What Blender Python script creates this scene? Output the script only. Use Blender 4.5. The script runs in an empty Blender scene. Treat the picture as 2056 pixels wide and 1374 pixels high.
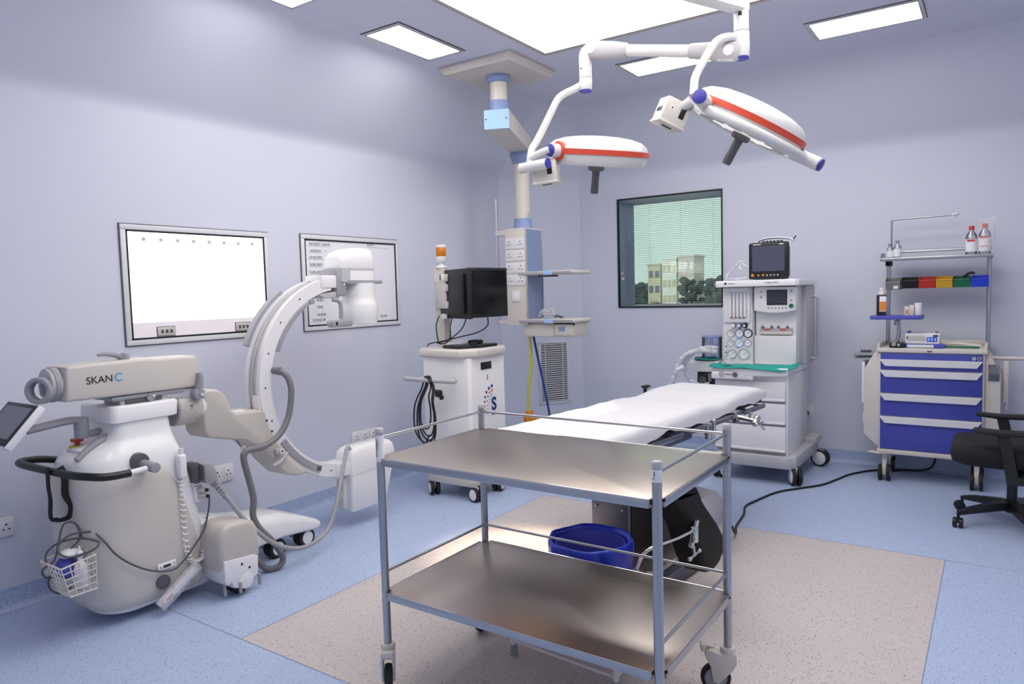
import bpy, bmesh, math, random
from mathutils import Vector as V, Matrix as M
random.seed(7)
SC = bpy.context.scene
COL = SC.collection
PI = math.pi

# ------------------------------------------------------------------ materials
def lin(c):
    if isinstance(c, str):
        c = [int(c[i:i+2], 16) / 255 for i in (0, 2, 4)]
    return [x / 12.92 if x <= .04045 else ((x + .055) / 1.055) ** 2.4 for x in c]

def mat(name, col, rough=.5, metal=0., var=.04, scale=30., bump=0., spec=.5, emit=None, estr=0., stretch=None, sub=0.):
    m = bpy.data.materials.new(name); m.use_nodes = True
    nt = m.node_tree; N = nt.nodes; L = nt.links
    b = N['Principled BSDF']
    c = lin(col)
    b.inputs['Roughness'].default_value = rough
    b.inputs['Metallic'].default_value = metal
    b.inputs['Specular IOR Level'].default_value = spec
    tc = N.new('ShaderNodeTexCoord'); mp = N.new('ShaderNodeMapping'); nz = N.new('ShaderNodeTexNoise')
    nz.inputs['Scale'].default_value = scale; nz.inputs['Detail'].default_value = 3
    if stretch: mp.inputs['Scale'].default_value = stretch
    L.new(tc.outputs['Object'], mp.inputs['Vector']); L.new(mp.outputs['Vector'], nz.inputs['Vector'])
    mx = N.new('ShaderNodeMix'); mx.data_type = 'RGBA'
    mx.inputs[6].default_value = [x * (1 - var) for x in c] + [1]
    mx.inputs[7].default_value = [min(1, x * (1 + var)) for x in c] + [1]
    L.new(nz.outputs['Fac'], mx.inputs[0]); L.new(mx.outputs[2], b.inputs['Base Color'])
    if bump:
        bp = N.new('ShaderNodeBump'); bp.inputs['Strength'].default_value = bump; bp.inputs['Distance'].default_value = .002
        L.new(nz.outputs['Fac'], bp.inputs['Height']); L.new(bp.outputs['Normal'], b.inputs['Normal'])
    if emit:
        b.inputs['Emission Color'].default_value = lin(emit) + [1]
        b.inputs['Emission Strength'].default_value = estr
    return m

def glassy(name, col, mixf=.1, rough=.02):
    m = bpy.data.materials.new(name); m.use_nodes = True
    nt = m.node_tree; N = nt.nodes; L = nt.links
    out = N['Material Output']; N.remove(N['Principled BSDF'])
    t = N.new('ShaderNodeBsdfTransparent'); t.inputs[0].default_value = lin(col) + [1]
    g = N.new('ShaderNodeBsdfGlossy'); g.inputs['Roughness'].default_value = rough
    fr = N.new('ShaderNodeFresnel'); fr.inputs[0].default_value = 1.4
    mt = N.new('ShaderNodeMath'); mt.operation = 'MAXIMUM'; mt.inputs[1].default_value = mixf
    L.new(fr.outputs[0], mt.inputs[0])
    mx = N.new('ShaderNodeMixShader'); L.new(mt.outputs[0], mx.inputs[0])
    L.new(t.outputs[0], mx.inputs[1]); L.new(g.outputs[0], mx.inputs[2]); L.new(mx.outputs[0], out.inputs[0])
    return m

def film(name, col, opac=.35, rough=.3):
    m = bpy.data.materials.new(name); m.use_nodes = True
    nt = m.node_tree; N = nt.nodes; L = nt.links
    out = N['Material Output']; b = N['Principled BSDF']
    b.inputs['Base Color'].default_value = lin(col) + [1]; b.inputs['Roughness'].default_value = rough
    t = N.new('ShaderNodeBsdfTransparent')
    tc = N.new('ShaderNodeTexCoord'); nz = N.new('ShaderNodeTexNoise'); nz.inputs['Scale'].default_value = 25
    L.new(tc.outputs['Object'], nz.inputs['Vector'])
    mr = N.new('ShaderNodeMapRange'); mr.inputs[1].default_value = .3; mr.inputs[2].default_value = .7
    mr.inputs[3].default_value = opac * .6; mr.inputs[4].default_value = min(1, opac * 1.4)
    L.new(nz.outputs['Fac'], mr.inputs[0])
    mx = N.new('ShaderNodeMixShader'); L.new(mr.outputs[0], mx.inputs[0])
    L.new(t.outputs[0], mx.inputs[1]); L.new(b.outputs[0], mx.inputs[2]); L.new(mx.outputs[0], out.inputs[0])
    return m

def vinyl(name, base, dark, light):
    m = bpy.data.materials.new(name); m.use_nodes = True
    nt = m.node_tree; N = nt.nodes; L = nt.links
    b = N['Principled BSDF']; b.inputs['Roughness'].default_value = .38; b.inputs['Specular IOR Level'].default_value = .4
    tc = N.new('ShaderNodeTexCoord')
    nz = N.new('ShaderNodeTexNoise'); nz.inputs['Scale'].default_value = 170; nz.inputs['Detail'].default_value = 2
    L.new(tc.outputs['Object'], nz.inputs['Vector'])
    c = lin(base)
    mx = N.new('ShaderNodeMix'); mx.data_type = 'RGBA'
    mx.inputs[6].default_value = [x * .93 for x in c] + [1]; mx.inputs[7].default_value = [x * 1.07 for x in c] + [1]
    L.new(nz.outputs['Fac'], mx.inputs[0])
    prev = mx.outputs[2]
    for sc, thr, rad, cc in ((75, .62, .26, dark), (110, .7, .3, light), (150, .8, .3, dark)):
        vo = N.new('ShaderNodeTexVoronoi'); vo.inputs['Scale'].default_value = sc
        L.new(tc.outputs['Object'], vo.inputs['Vector'])
        sp = N.new('ShaderNodeSeparateColor'); L.new(vo.outputs['Color'], sp.inputs[0])
        a = N.new('ShaderNodeMath'); a.operation = 'GREATER_THAN'; a.inputs[1].default_value = thr; L.new(sp.outputs[0], a.inputs[0])
        d = N.new('ShaderNodeMath'); d.operation = 'LESS_THAN'; d.inputs[1].default_value = rad; L.new(vo.outputs['Distance'], d.inputs[0])
        p = N.new('ShaderNodeMath'); p.operation = 'MULTIPLY'; L.new(a.outputs[0], p.inputs[0]); L.new(d.outputs[0], p.inputs[1])
        q = N.new('ShaderNodeMix'); q.data_type = 'RGBA'; q.inputs[7].default_value = lin(cc) + [1]
        L.new(p.outputs[0], q.inputs[0]); L.new(prev, q.inputs[6]); prev = q.outputs[2]
    L.new(prev, b.inputs['Base Color'])
    return m

def glow(name, col, s):
    m = bpy.data.materials.new(name); m.use_nodes = True
    nt = m.node_tree; N = nt.nodes; L = nt.links
    out = N['Material Output']; N.remove(N['Principled BSDF'])
    e = N.new('ShaderNodeEmission'); e.inputs[0].default_value = lin(col) + [1]; e.inputs[1].default_value = s
    L.new(e.outputs[0], out.inputs[0]); return m

PANEL = 4.0
K = dict(
    wall=mat('wall_paint', 'd7d9e6', .42, var=.012, scale=3, spec=.35),
    ceil=mat('ceiling_paint', 'd3d4e4', .5, var=.012, scale=3, spec=.3),
    vblue=vinyl('blue_vinyl', 'afbedb', '8494bb', 'c4d2ea'),
    vgrey=vinyl('grey_vinyl', 'c9bfbc', '8f888d', 'd6cecb'),
    seam=mat('seam', '7d8db0', .6),
    white=mat('white_plastic', 'ebe8ea', .35, var=.015),
    white2=mat('white_lacquer', 'f0eeee', .2, var=.01),
    ivory=mat('ivory_plastic', 'd8d2ca', .4, var=.02),
    cream=mat('cream_enamel', 'ded6cc', .35, var=.015), beige=mat('beige_plastic', 'cfc8c0', .42, var=.02),
    beige2=mat('beige_lacquer', 'c4bdb6', .4, var=.02),
    grey=mat('grey_plastic', '9c9ba2', .42, var=.03),
    grey2=mat('light_grey_plastic', 'bdbbbe', .42, var=.02),
    dgrey=mat('dark_grey_plastic', '57565a', .45, var=.04),
    black=mat('black_plastic', '141416', .4, var=.1),
    blackf=mat('black_fabric', '17171a', .85, var=.2, scale=300, bump=.2),
    rubber=mat('black_rubber', '1d1d20', .7, var=.1),
    hose=mat('grey_hose', '76747a', .5, var=.05),
    hosel=mat('light_hose', 'a3a1a6', .5, var=.05),
    steel=mat('brushed_steel', 'c2b6ab', .3, 1, var=.06, scale=8, stretch=(1, 40, 1), bump=.02),
    tube=mat('steel_tube', 'b4b6ba', .28, 1, var=.03),
    chrome=mat('chrome', 'd6d4d2', .12, 1, var=.02),
    frame=mat('silver_frame', 'dcdbdf', .35, var=.02), lampw=mat('lamp_white', 'd6d4d4', .25, var=.01), lampg=mat('lamp_grey', 'aeacb0', .35, var=.02), leather=mat('black_vinyl', '0a0a0b', .62, var=.1, spec=.25), pframe=mat('panel_frame', 'b4aeac', .5, var=.02),
    alu=mat('aluminium', 'cfcdce', .35, .8, var=.03),
    dsteel=mat('dark_steel', '6b6c78', .35, 1, var=.05),
    lblue=mat('light_blue_plastic', 'a9cdf7', .35, var=.02),
    cblue=mat('slate_blue_plastic', '8b9cc8', .45, var=.02),
    pblue=mat('powder_blue_panel', '8797bd', .45, var=.02),
    navy=mat('navy_plastic', '33349a', .35, var=.03),
    drawer=mat('drawer_blue', '434aa6', .4, var=.02),
    trayb=mat('blue_tray', '4f52b4', .4, var=.02),
    red=mat('red_plastic', 'd24a32', .4, var=.03),
    binred=mat('bin_red', 'c42f22', .35), binyel=mat('bin_yellow', 'dba821', .35), bingrn=mat('bin_green', '17704a', .35),
    binblu=mat('bin_blue', '2b45d8', .35), bingry=mat('bin_grey', '8d8a84', .35),
    liner=mat('blue_liner', '1a2fae', .3, var=.2, scale=14, bump=.6),
    sheet=mat('white_sheet', 'dedcdf', .8, var=.02, scale=12, bump=.25),
    green=mat('green_drape', '24a094', .85, var=.08, scale=60, bump=.3),
    screen=mat('screen_glass', '08080a', .12),
    screen2=mat('screen_slate', '4c4f63', .25), screen3=mat('screen_dark', '3c3e48', .25),
    screen4=mat('screen_grey', '6d7079', .3),
    amber=mat('amber_lens', 'cf7a10', .25), orange=mat('orange_plastic', 'e08b1a', .4), yellow=mat('yellow_hose', 'd6cf52', .5),
    bluehose=mat('blue_hose', '1f3a86', .5), blackcable=mat('black_cable', '17181b', .5), greycable=mat('grey_cable', '55545a', .5),
    label=mat('paper_label', 'f1f1f4', .6), ink=mat('dark_ink', '2a2a2e', .6), inkblue=mat('cyan_ink', '3aa0d8', .5), inknavy=mat('navy_ink', '1d2f7c', .5),
    inkorange=mat('orange_ink', 'e48a2a', .5), inkred=mat('red_ink', 'cf3a3a', .5), inkgrey=mat('grey_ink', '8a8790', .6), violet=mat('violet_ink', '6a5aa8', .5),
    board=mat('board_white', 'eceaf0', .25, var=.01),
    filmlit=glow('lit_diffuser', 'fffdfa', 2.6),
    viewgrey=mat('viewer_base', 'eee6ea', .4, emit='fff2f4', estr=.12),
    dot=mat('clip_grey', 'c6c6c5', .4),
    panel=glow('panel_diffuser', 'fffcf8', PANEL), troffer=glow('troffer_diffuser', 'fffdfb', 13.0),
    lens=mat('lamp_lens', 'd9dadd', .15, emit='fff6e8', estr=.5),
    clear=glassy('clear_plastic', 'e9edf4', .12), smoke=glassy('blue_canister', 'd2d8ef', .2, .1), pane=glassy('window_glass', 'f1f8f5', .05), pane2=glassy('inner_glass', 'fbfdfc', .04),
    wrap=film('clear_wrap', 'e9e6ea', .4, .2), bag=film('clear_bag', 'efedf0', .16, .2), liquid=glassy('clear_liquid', 'eef0f4', .25, .15),
    brown=mat('brown_bottle', '2c2830', .2),
    slat=mat('blind_slat', 'd3dcdc', .5),
    corr=film('corrugated_hose', 'dcdde2', .75, .4),
    treeg=mat('leaf_green', '34433c', .9, var=.5, scale=4), bark=mat('bark', '4a3f38', .9),
    bldw=mat('building_white', 'faf6f2', .8), bldp=mat('building_pink', 'e2cfcc', .8), bldc=mat('building_cream', 'dccfb4', .8), bldg=mat('building_glass', '6e7684', .3), ground=mat('ground', '5d6660', .9),
)

# ------------------------------------------------------------------ geometry collector
ORG = {}
def org(o):
    while o is not None:
        if o.name in ORG: return ORG[o.name]
        o = o.parent
    return V((0, 0, 0))

class MB:
    def __init__(s, m=None): s.bm = bmesh.new(); s.mats = []; s.cur = 0; s.m(m or 'white')
    def m(s, name):
        mt = K[name] if isinstance(name, str) else name
        if mt not in s.mats: s.mats.append(mt)
        s.cur = s.mats.index(mt); return s
    def _add(s, t, mtx=None):
        if mtx is not None: bmesh.ops.transform(t, matrix=mtx, verts=t.verts)
        for f in t.faces: f.material_index = s.cur
        me = bpy.data.meshes.new('t'); t.to_mesh(me); t.free(); s.bm.from_mesh(me); bpy.data.meshes.remove(me); return s
    def raw(s, verts, faces, mtx=None, recalc=True):
        t = bmesh.new(); vs = [t.verts.new(v) for v in verts]
        for f in faces:
            try: t.faces.new([vs[i] for i in f])
            except ValueError: pass
        if recalc: bmesh.ops.recalc_face_normals(t, faces=t.faces)
        return s._add(t, mtx)
    def box(s, c, size, bev=0, seg=2, rot=None):
        t = bmesh.new(); bmesh.ops.create_cube(t, size=1)
        bmesh.ops.scale(t, vec=V(size), verts=t.verts)
        if bev: bmesh.ops.bevel(t, geom=t.edges[:], offset=min(bev, min(size) * .49), segments=seg, affect='EDGES', profile=.5)
        mt = M.Translation(V(c))
        if rot is not None: mt = mt @ rot.to_4x4()
        return s._add(t, mt)
    def bb(s, a, b, bev=0, seg=2):
        a, b = V(a), V(b); return s.box((a + b) / 2, [abs(x) for x in (b - a)], bev, seg)
    def cyl(s, p0, p1, r, r1=None, seg=24, bev=0):
        p0, p1 = V(p0), V(p1); d = p1 - p0; L = d.length
        t = bmesh.new(); bmesh.ops.create_cone(t, cap_ends=True, segments=seg, radius1=r, radius2=r if r1 is None else r1, depth=L)
        if bev:
            e = [e for e in t.edges if len(e.link_faces) == 2 and any(len(f.verts) > 4 for f in e.link_faces)]
            bmesh.ops.bevel(t, geom=e, offset=bev, segments=2, affect='EDGES', profile=.5)
        q = V((0, 0, 1)).rotation_difference(d.normalized()).to_matrix().to_4x4()
        return s._add(t, M.Translation((p0 + p1) / 2) @ q)
    def sph(s, c, r, scale=(1, 1, 1), sub=3):
        t = bmesh.new(); bmesh.ops.create_icosphere(t, subdivisions=sub, radius=r)
        return s._add(t, M.Translation(V(c)) @ M.Diagonal(V(scale)).to_4x4())
    def rings(s, R, closed=True, cap=True, loop=False):
        n = len(R[0]); verts = [p for r in R for p in r]; F = []
        k = len(R)
        for i in range(k if loop else k - 1):
            a, b = i * n, ((i + 1) % k) * n
            for j in range(n if closed else n - 1):
                j2 = (j + 1) % n
                F.append((a + j, a + j2, b + j2, b + j))
        if cap and not loop and closed:
            F.append(tuple(range(n))[::-1]); F.append(tuple(range((k - 1) * n, k * n)))
        return s.raw(verts, F)
    def tube(s, pts, r, seg=10, sm=6, loop=False, flat=None):
        P = [V(p) for p in pts]
        if sm > 1 and len(P) > 2: P = spline(P, sm, loop)
        n = len(P); R = []
        T = []
        for i in range(n):
            a = P[(i - 1) % n] if (loop or i > 0) else P[i]; b = P[(i + 1) % n] if (loop or i < n - 1) else P[i]
            d = (b - a); T.append(d.normalized() if d.length > 1e-9 else V((0, 0, 1)))
        up = V((0, 0, 1)) if abs(T[0].z) < .9 else V((1, 0, 0))
        u = (up - T[0] * up.dot(T[0])).normalized()
        for i in range(n):
            if i: u = (u - T[i] * u.dot(T[i])).normalized() if (u - T[i] * u.dot(T[i])).length > 1e-6 else u
            w = T[i].cross(u)
            rr = r(i / (n - 1)) if callable(r) else r
            ru, rw = (rr, rr) if flat is None else (rr * flat[0], rr * flat[1])
            R.append([P[i] + u * math.cos(2 * PI * j / seg) * ru + w * math.sin(2 * PI * j / seg) * rw for j in range(seg)])
        return s.rings(R, loop=loop)
    def lathe(s, prof, o=(0, 0, 0), axis=(0, 0, 1), seg=40, cap=True):
        R = []
        for r, z in prof: R.append([(max(r, 1e-4) * math.cos(2 * PI * j / seg), max(r, 1e-4) * math.sin(2 * PI * j / seg), z) for j in range(seg)])
        n = seg; verts = [p for q in R for p in q]; F = []
        for i in range(len(R) - 1):
            for j in range(n): F.append((i * n + j, i * n + (j + 1) % n, (i + 1) * n + (j + 1) % n, (i + 1) * n + j))
        if cap and prof[0] != prof[-1]: F.append(tuple(range(n))[::-1]); F.append(tuple(range((len(R) - 1) * n, len(R) * n)))
        q = V((0, 0, 1)).rotation_difference(V(axis).normalized()).to_matrix().to_4x4()
        return s.raw(verts, F, M.Translation(V(o)) @ q)
    def prism(s, poly, ax, lo, hi, bev=0, seg=2):
        i = 'xyz'.index(ax)
        def p3(a, b, c): return [(c, a, b), (a, c, b), (a, b, c)][i]
        n = len(poly); t = bmesh.new()
        A = [t.verts.new(p3(a, b, lo)) for a, b in poly]; B = [t.verts.new(p3(a, b, hi)) for a, b in poly]
        fa = t.faces.new(A); fb = t.faces.new(B[::-1])
        for k in range(n): t.faces.new((A[k], B[k], B[(k + 1) % n], A[(k + 1) % n]))
        bmesh.ops.recalc_face_normals(t, faces=t.faces)
        if bev:
            e = [e for e in t.edges if any(len(f.verts) == n and n != 4 or f in (fa, fb) for f in e.link_faces)]
            bmesh.ops.bevel(t, geom=e, offset=bev, segments=seg, affect='EDGES', profile=.5)
        return s._add(t)
    def text(s, body, o, right, up, size, align='LEFT', ext=.0004, bold=0.):
        cu = bpy.data.curves.new('t', 'FONT'); cu.body = body; cu.size = size; cu.align_x = align; cu.extrude = ext; cu.offset = bold
        ob = bpy.data.objects.new('t', cu); me = bpy.data.meshes.new_from_object(ob)
        t = bmesh.new(); t.from_mesh(me); bpy.data.meshes.remove(me); bpy.data.objects.remove(ob); bpy.data.curves.remove(cu)
        r, u = V(right).normalized(), V(up).normalized(); n = r.cross(u)
        mt = M.Translation(V(o)) @ M((r, u, n)).transposed().to_4x4()
        return s._add(t, mt)
    def xf(s, mtx): bmesh.ops.transform(s.bm, matrix=mtx, verts=s.bm.verts); return s
    def build(s, name, parent=None, label=None, angle=38, sub=0):
        o = org(parent) if parent else V((0, 0, 0))
        if o.length: bmesh.ops.translate(s.bm, vec=-o, verts=s.bm.verts)
        bmesh.ops.remove_doubles(s.bm, verts=s.bm.verts, dist=1e-6)
        me = bpy.data.meshes.new(name); s.bm.to_mesh(me); s.bm.free()
        for mt in s.mats: me.materials.append(mt)
        me.polygons.foreach_set('use_smooth', [True] * len(me.polygons))
        me.set_sharp_from_angle(angle=math.radians(angle))
        ob = bpy.data.objects.new(name, me); COL.objects.link(ob)
        if parent: ob.parent = parent
        if label: ob['label'] = label
        if sub:
            md = ob.modifiers.new('s', 'SUBSURF'); md.levels = sub; md.render_levels = sub
        return ob

def spline(P, k, loop=False):
    n = len(P); out = []
    rng = range(n) if loop else range(n - 1)
    for i in rng:
        p0 = P[(i - 1) % n] if (loop or i > 0) else P[0]; p1 = P[i]; p2 = P[(i + 1) % n]
        p3 = P[(i + 2) % n] if (loop or i + 2 < n) else P[n - 1]
        for j in range(k):
            t = j / k
            out.append(.5 * ((2 * p1) + (p2 - p0) * t + (2 * p0 - 5 * p1 + 4 * p2 - p3) * t * t + (3 * p1 - p0 - 3 * p2 + p3) * t ** 3))
    if not loop: out.append(P[-1])
    return out

def rrect(x0, x1, y0, y1, r, z, n=5, r2=None):
    """rounded rectangle ring in plan; r = corner radius at the y0 side, r2 at the y1 side"""
    r2 = r if r2 is None else r2
    pts = []
    for cx, cy, a0, rr in ((x1 - r2, y1 - r2, 0, r2), (x0 + r2, y1 - r2, 90, r2), (x0 + r, y0 + r, 180, r), (x1 - r, y0 + r, 270, r)):
        for k in range(n + 1):
            a = math.radians(a0 + 90 * k / n); pts.append((cx + rr * math.cos(a), cy + rr * math.sin(a), z))
    return pts

def thing(name, label, cat, loc, group=None, world=True, rotz=0):
    o = bpy.data.objects.new(name, None); COL.objects.link(o); o.location = loc; o.rotation_euler = (0, 0, rotz)
    o.empty_display_size = .1
    o['label'] = label; o['category'] = cat
    if group: o['group'] = group
    if world: ORG[o.name] = V(loc)
    return o
def tag(o, label, cat, group=None):
    o['label'] = label; o['category'] = cat
    if group: o['group'] = group
    return o
def single(mb, name, label, cat, loc, group=None, **k):
    """a thing that is one mesh, its origin at loc"""
    mb.xf(M.Translation(-V(loc))); o = mb.build(name, **k); o.location = loc
    return tag(o, label, cat, group)
def struct(mb, name, parent=None, **k):
    o = mb.build(name, parent, **k)
    if not parent: o['kind'] = 'structure'
    return o
def dup(root, loc, label=None, rotz=None):
    r = root.copy(); COL.objects.link(r); r.location = loc
    if rotz is not None: r.rotation_euler = (0, 0, rotz)
    if label: r['label'] = label
    for ch in list(root.children):
        c = ch.copy(); COL.objects.link(c); c.parent = r
        for g in list(ch.children):
            d = g.copy(); COL.objects.link(d); d.parent = c
    return r

def twin_caster(parent, x, y, top, r=.05, ang=0., hub='white', body='grey2'):
    """swivel caster with white discs; ang = direction the wheel trails"""
    dx, dy = math.cos(ang), math.sin(ang); wx, wy = x + dx * r * .7, y + dy * r * .7
    nx, ny = -dy, dx
    b = MB(body); b.cyl((x, y, top - .05), (x, y, top), .016, seg=16)
    b.box((x + dx * r * .35, y + dy * r * .35, r * 1.55), (r * 1.5, .03, r * .9), .01, rot=M.Rotation(ang, 3, 'Z'))
    b.cyl((wx - nx * .03, wy - ny * .03, r), (wx + nx * .03, wy + ny * .03, r), .012, seg=12)
    c = b.build('caster', parent)
    w = MB('rubber')
    for sg in (-1, 1):
        o = (wx + sg * nx * .006, wy + sg * ny * .006, r)
        w.m('rubber').lathe([(r * .82, 0), (r * .97, .002), (r, .008), (r, .022), (r * .95, .027), (r * .8, .028), (r * .8, .0)], o, (sg * nx, sg * ny, 0), 32)
        w.m(hub).lathe([(0, 0.002), (r * .8, .002), (r * .82, .024), (r * .7, .03), (0, .033)], o, (sg * nx, sg * ny, 0), 32)
    w.build('wheel', c)
    return c
# ------------------------------------------------------------------ camera and world
cam = bpy.data.cameras.new('camera'); co = bpy.data.objects.new('camera', cam); COL.objects.link(co)
cam.sensor_width = 36; cam.lens = 24.966; cam.clip_start = .05; cam.clip_end = 800
Rm = M(((.825529, -.016854, .564108), (.563705, .072764, -.822765), (-.02718, .997207, .06957)))
co.matrix_world = M.Translation((0, 0, 1.42)) @ Rm.to_4x4()
SC.camera = co
w = bpy.data.worlds.new('sky'); SC.world = w; w.use_nodes = True
bg = w.node_tree.nodes['Background']; bg.inputs[0].default_value = lin('dfeee8') + [1]; bg.inputs[1].default_value = 1.25
sn = bpy.data.lights.new('sun', 'SUN'); so = bpy.data.objects.new('sun', sn); COL.objects.link(so)
sn.energy = 2.0; sn.color = (1, .95, .88); so.rotation_euler = V((.35, .8, -.55)).to_track_quat('-Z', 'Y').to_euler(); so.location = (0, -5, 8)
SC.view_settings.view_transform = 'Standard'; SC.view_settings.look = 'None'; SC.view_settings.gamma = 1
SC.view_settings.exposure = 0.0
SC.cycles.use_denoising = True
SC.cycles.max_bounces = 10; SC.cycles.transparent_max_bounces = 16

# ------------------------------------------------------------------ room shell
XL, YB, XR, YF, H = -3.81, 6.07, .90, -.55, 3.0
CH0, CH1 = (-3.81, 5.40), (-3.33, 6.07)            # the chamfered corner
PROF = [(0, 0), (0, 2.43), (.003, 2.452), (.012, 2.475), (.03, 2.502), (.05, 2.525), (.395, 2.895), (.43, 2.93), (.465, 2.96), (.505, 2.983), (.55, 2.996), (.585, 3.0)]
PLAN = [(XR, YF), (XR, YB), CH1, CH0, (XL, YF)]     # counter-clockwise seen from above
def offs(i, d):
    n = len(PLAN); p = V(PLAN[i]); a = V(PLAN[i - 1]); b = V(PLAN[(i + 1) % n])
    e0 = (p - a).normalized(); e1 = (b - p).normalized()
    n0 = V((-e0.y, e0.x)); n1 = V((-e1.y, e1.x)); bi = (n0 + n1).normalized()
    return p + bi * (d / bi.dot(n0))
def wall(name, i, hole=None):
    j = (i + 1) % len(PLAN)
    m = MB('wall'); rows = PROF
    if hole:
        u0, u1, z0, z1 = hole
        a, b = V(PLAN[i]), V(PLAN[j]); L = (b - a).length
        us = [0, u0 / L, u1 / L, 1]; zs = [0, z0, z1, 2.43]
        for r in range(3):
            for c in range(3):
                if r == 1 and c == 1: continue
                P = [a.lerp(b, us[c]), a.lerp(b, us[c + 1])]
                m.raw([(*P[0], zs[r]), (*P[1], zs[r]), (*P[1], zs[r + 1]), (*P[0], zs[r + 1])], [(3, 2, 1, 0)], recalc=False)
        rows = PROF[1:]
    vs = []; fs = []
    for d, z in rows:
        vs += [(*offs(i, d), z), (*offs(j, d), z)]
    for k in range(len(rows) - 1): fs.append((2 * k + 2, 2 * k + 3, 2 * k + 1, 2 * k))
    m.raw(vs, fs, recalc=False)
    return struct(m, name, angle=60)
wall('wall_right', 0)
WX0, WX1, WZ0, WZ1 = -2.925, -1.962, 1.262, 2.240
wall('wall_back', 1, (XR - WX1, XR - WX0, WZ0, WZ1))
wall('wall_corner', 2)
wall('wall_left', 3)
wall('wall_front', 4)

FX0, FX1, FY0, FY1 = -2.60, -.20, 1.72, 4.14
m = MB('vblue'); xs = [XL, FX0, FX1, XR]; ys = [YF, FY0, FY1, YB]
for a in range(3):
    for b in range(3):
        m.m('vgrey' if a == 1 and b == 1 else 'vblue')
        m.raw([(xs[a], ys[b], 0), (xs[a + 1], ys[b], 0), (xs[a + 1], ys[b + 1], 0), (xs[a], ys[b + 1], 0)], [(0, 1, 2, 3)], recalc=False)
m.m('seam')
for a, b in (((XL, FY0 - .002), (XR, FY0 + .002)), ((XL, FY1 - .0015), (XR, FY1 + .0015)), ((FX0 - .002, FY0), (FX0 + .002, FY1)), ((FX1 - .002, FY0), (FX1 + .002, FY1))):
    m.raw([(a[0], a[1], .0006), (b[0], a[1], .0006), (b[0], b[1], .0006), (a[0], b[1], .0006)], [(0, 1, 2, 3)], recalc=False)
struct(m, 'floor')

# coved vinyl skirting
BP = [(0, 0), (.045, 0), (.03, .003), (.018, .01), (.009, .022), (.006, .04), (.006, .1), (0, .1)]
for name, i in (('baseboard_right', 0), ('baseboard_back', 1), ('baseboard_corner', 2), ('baseboard_left', 3), ('baseboard_front', 4)):
    j = (i + 1) % 5
    m = MB('vblue')
    m.rings([[(*offs(i, d), z + .0008) for d, z in BP], [(*offs(j, d), z + .0008) for d, z in BP]])
    struct(m, name, angle=30)

PX0, PX1, PY0, PY1 = -2.50, -.16, 1.78, 4.14        # big luminous panel
m = MB('ceil'); xs = [XL, PX0, PX1, XR]; ys = [YF, PY0, PY1, YB]
for a in range(3):
    for b in range(3):
        if a == 1 and b == 1: continue
        m.raw([(xs[a], ys[b], H), (xs[a + 1], ys[b], H), (xs[a + 1], ys[b + 1], H), (xs[a], ys[b + 1], H)], [(3, 2, 1, 0)], recalc=False)
struct(m, 'ceiling')

t = thing('luminous_ceiling', 'huge square luminous white ceiling panel over the operating table', 'ceiling light', ((PX0 + PX1) / 2, (PY0 + PY1) / 2, H))
m = MB('pframe')
for a, b in (((PX0 - .03, PY0 - .03), (PX1 + .03, PY0)), ((PX0 - .03, PY1), (PX1 + .03, PY1 + .03)), ((PX0 - .03, PY0), (PX0, PY1)), ((PX1, PY0), (PX1 + .03, PY1))):
    m.bb((a[0], a[1], H - .010), (b[0], b[1], H + .02), .002)
m.m('dgrey')
xm, ym = -1.33, (PY0 + PY1) / 2
m.bb((xm - .006, PY0, H + .0), (xm + .006, PY1, H + .012)); m.bb((PX0, ym - .006, H + .0), (PX1, ym + .006, H + .012))
m.build('frame', t)
for x0, x1 in ((PX0, xm - .006), (xm + .006, PX1)):
    for y0, y1 in ((PY0, ym - .006), (ym + .006, PY1)):
        m = MB('panel'); m.bb((x0, y0, H - .004), (x1, y1, H + .012)); m.build('diffuser', t)

TR = []
def troffer(cx, cy, lx, ly, label):
    t = thing('recessed_light', label, 'ceiling light', (cx, cy, H), 'recessed ceiling lights')
    m = MB('alu'); hx, hy = lx / 2, ly / 2; f = .022
    for a, b in (((-hx, -hy), (hx, -hy + f)), ((-hx, hy - f), (hx, hy)), ((-hx, -hy + f), (-hx + f, hy - f)), ((hx - f, -hy + f), (hx, hy - f))):
        m.bb((cx + a[0], cy + a[1], H - .008), (cx + b[0], cy + b[1], H - .0005), .001)
    m.m('black')
    e = .004
    for q, z in ((hx, hy), H - .003), ((hx - f, hy - f), H - .0095):
        for a, b in (((-q[0] - e, -q[1] - e), (q[0] + e, -q[1])), ((-q[0] - e, q[1]), (q[0] + e, q[1] + e)), ((-q[0] - e, -q[1]), (-q[0], q[1])), ((q[0], -q[1]), (q[0] + e, q[1]))):
            m.bb((cx + a[0], cy + a[1], z), (cx + b[0], cy + b[1], z + .0025))
    m.build('frame', t)
    m = MB('troffer'); m.bb((cx - hx + f, cy - hy + f, H - .006), (cx + hx - f, cy + hy - f, H - .001)); m.build('diffuser', t)
troffer(-3.045, 3.455, .31, .62, 'recessed ceiling light beside the square mounting plate of the pendant')
troffer(-3.055, 2.34, .31, .62, 'recessed ceiling light cut by the top edge, left of the luminous ceiling')
troffer(-1.94, 4.845, .62, .36, 'recessed ceiling light partly behind the arm of the surgical light')
troffer(-.69, 4.87, .62, .36, 'recessed ceiling light above the drawer cart, right of the surgical light')

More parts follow.
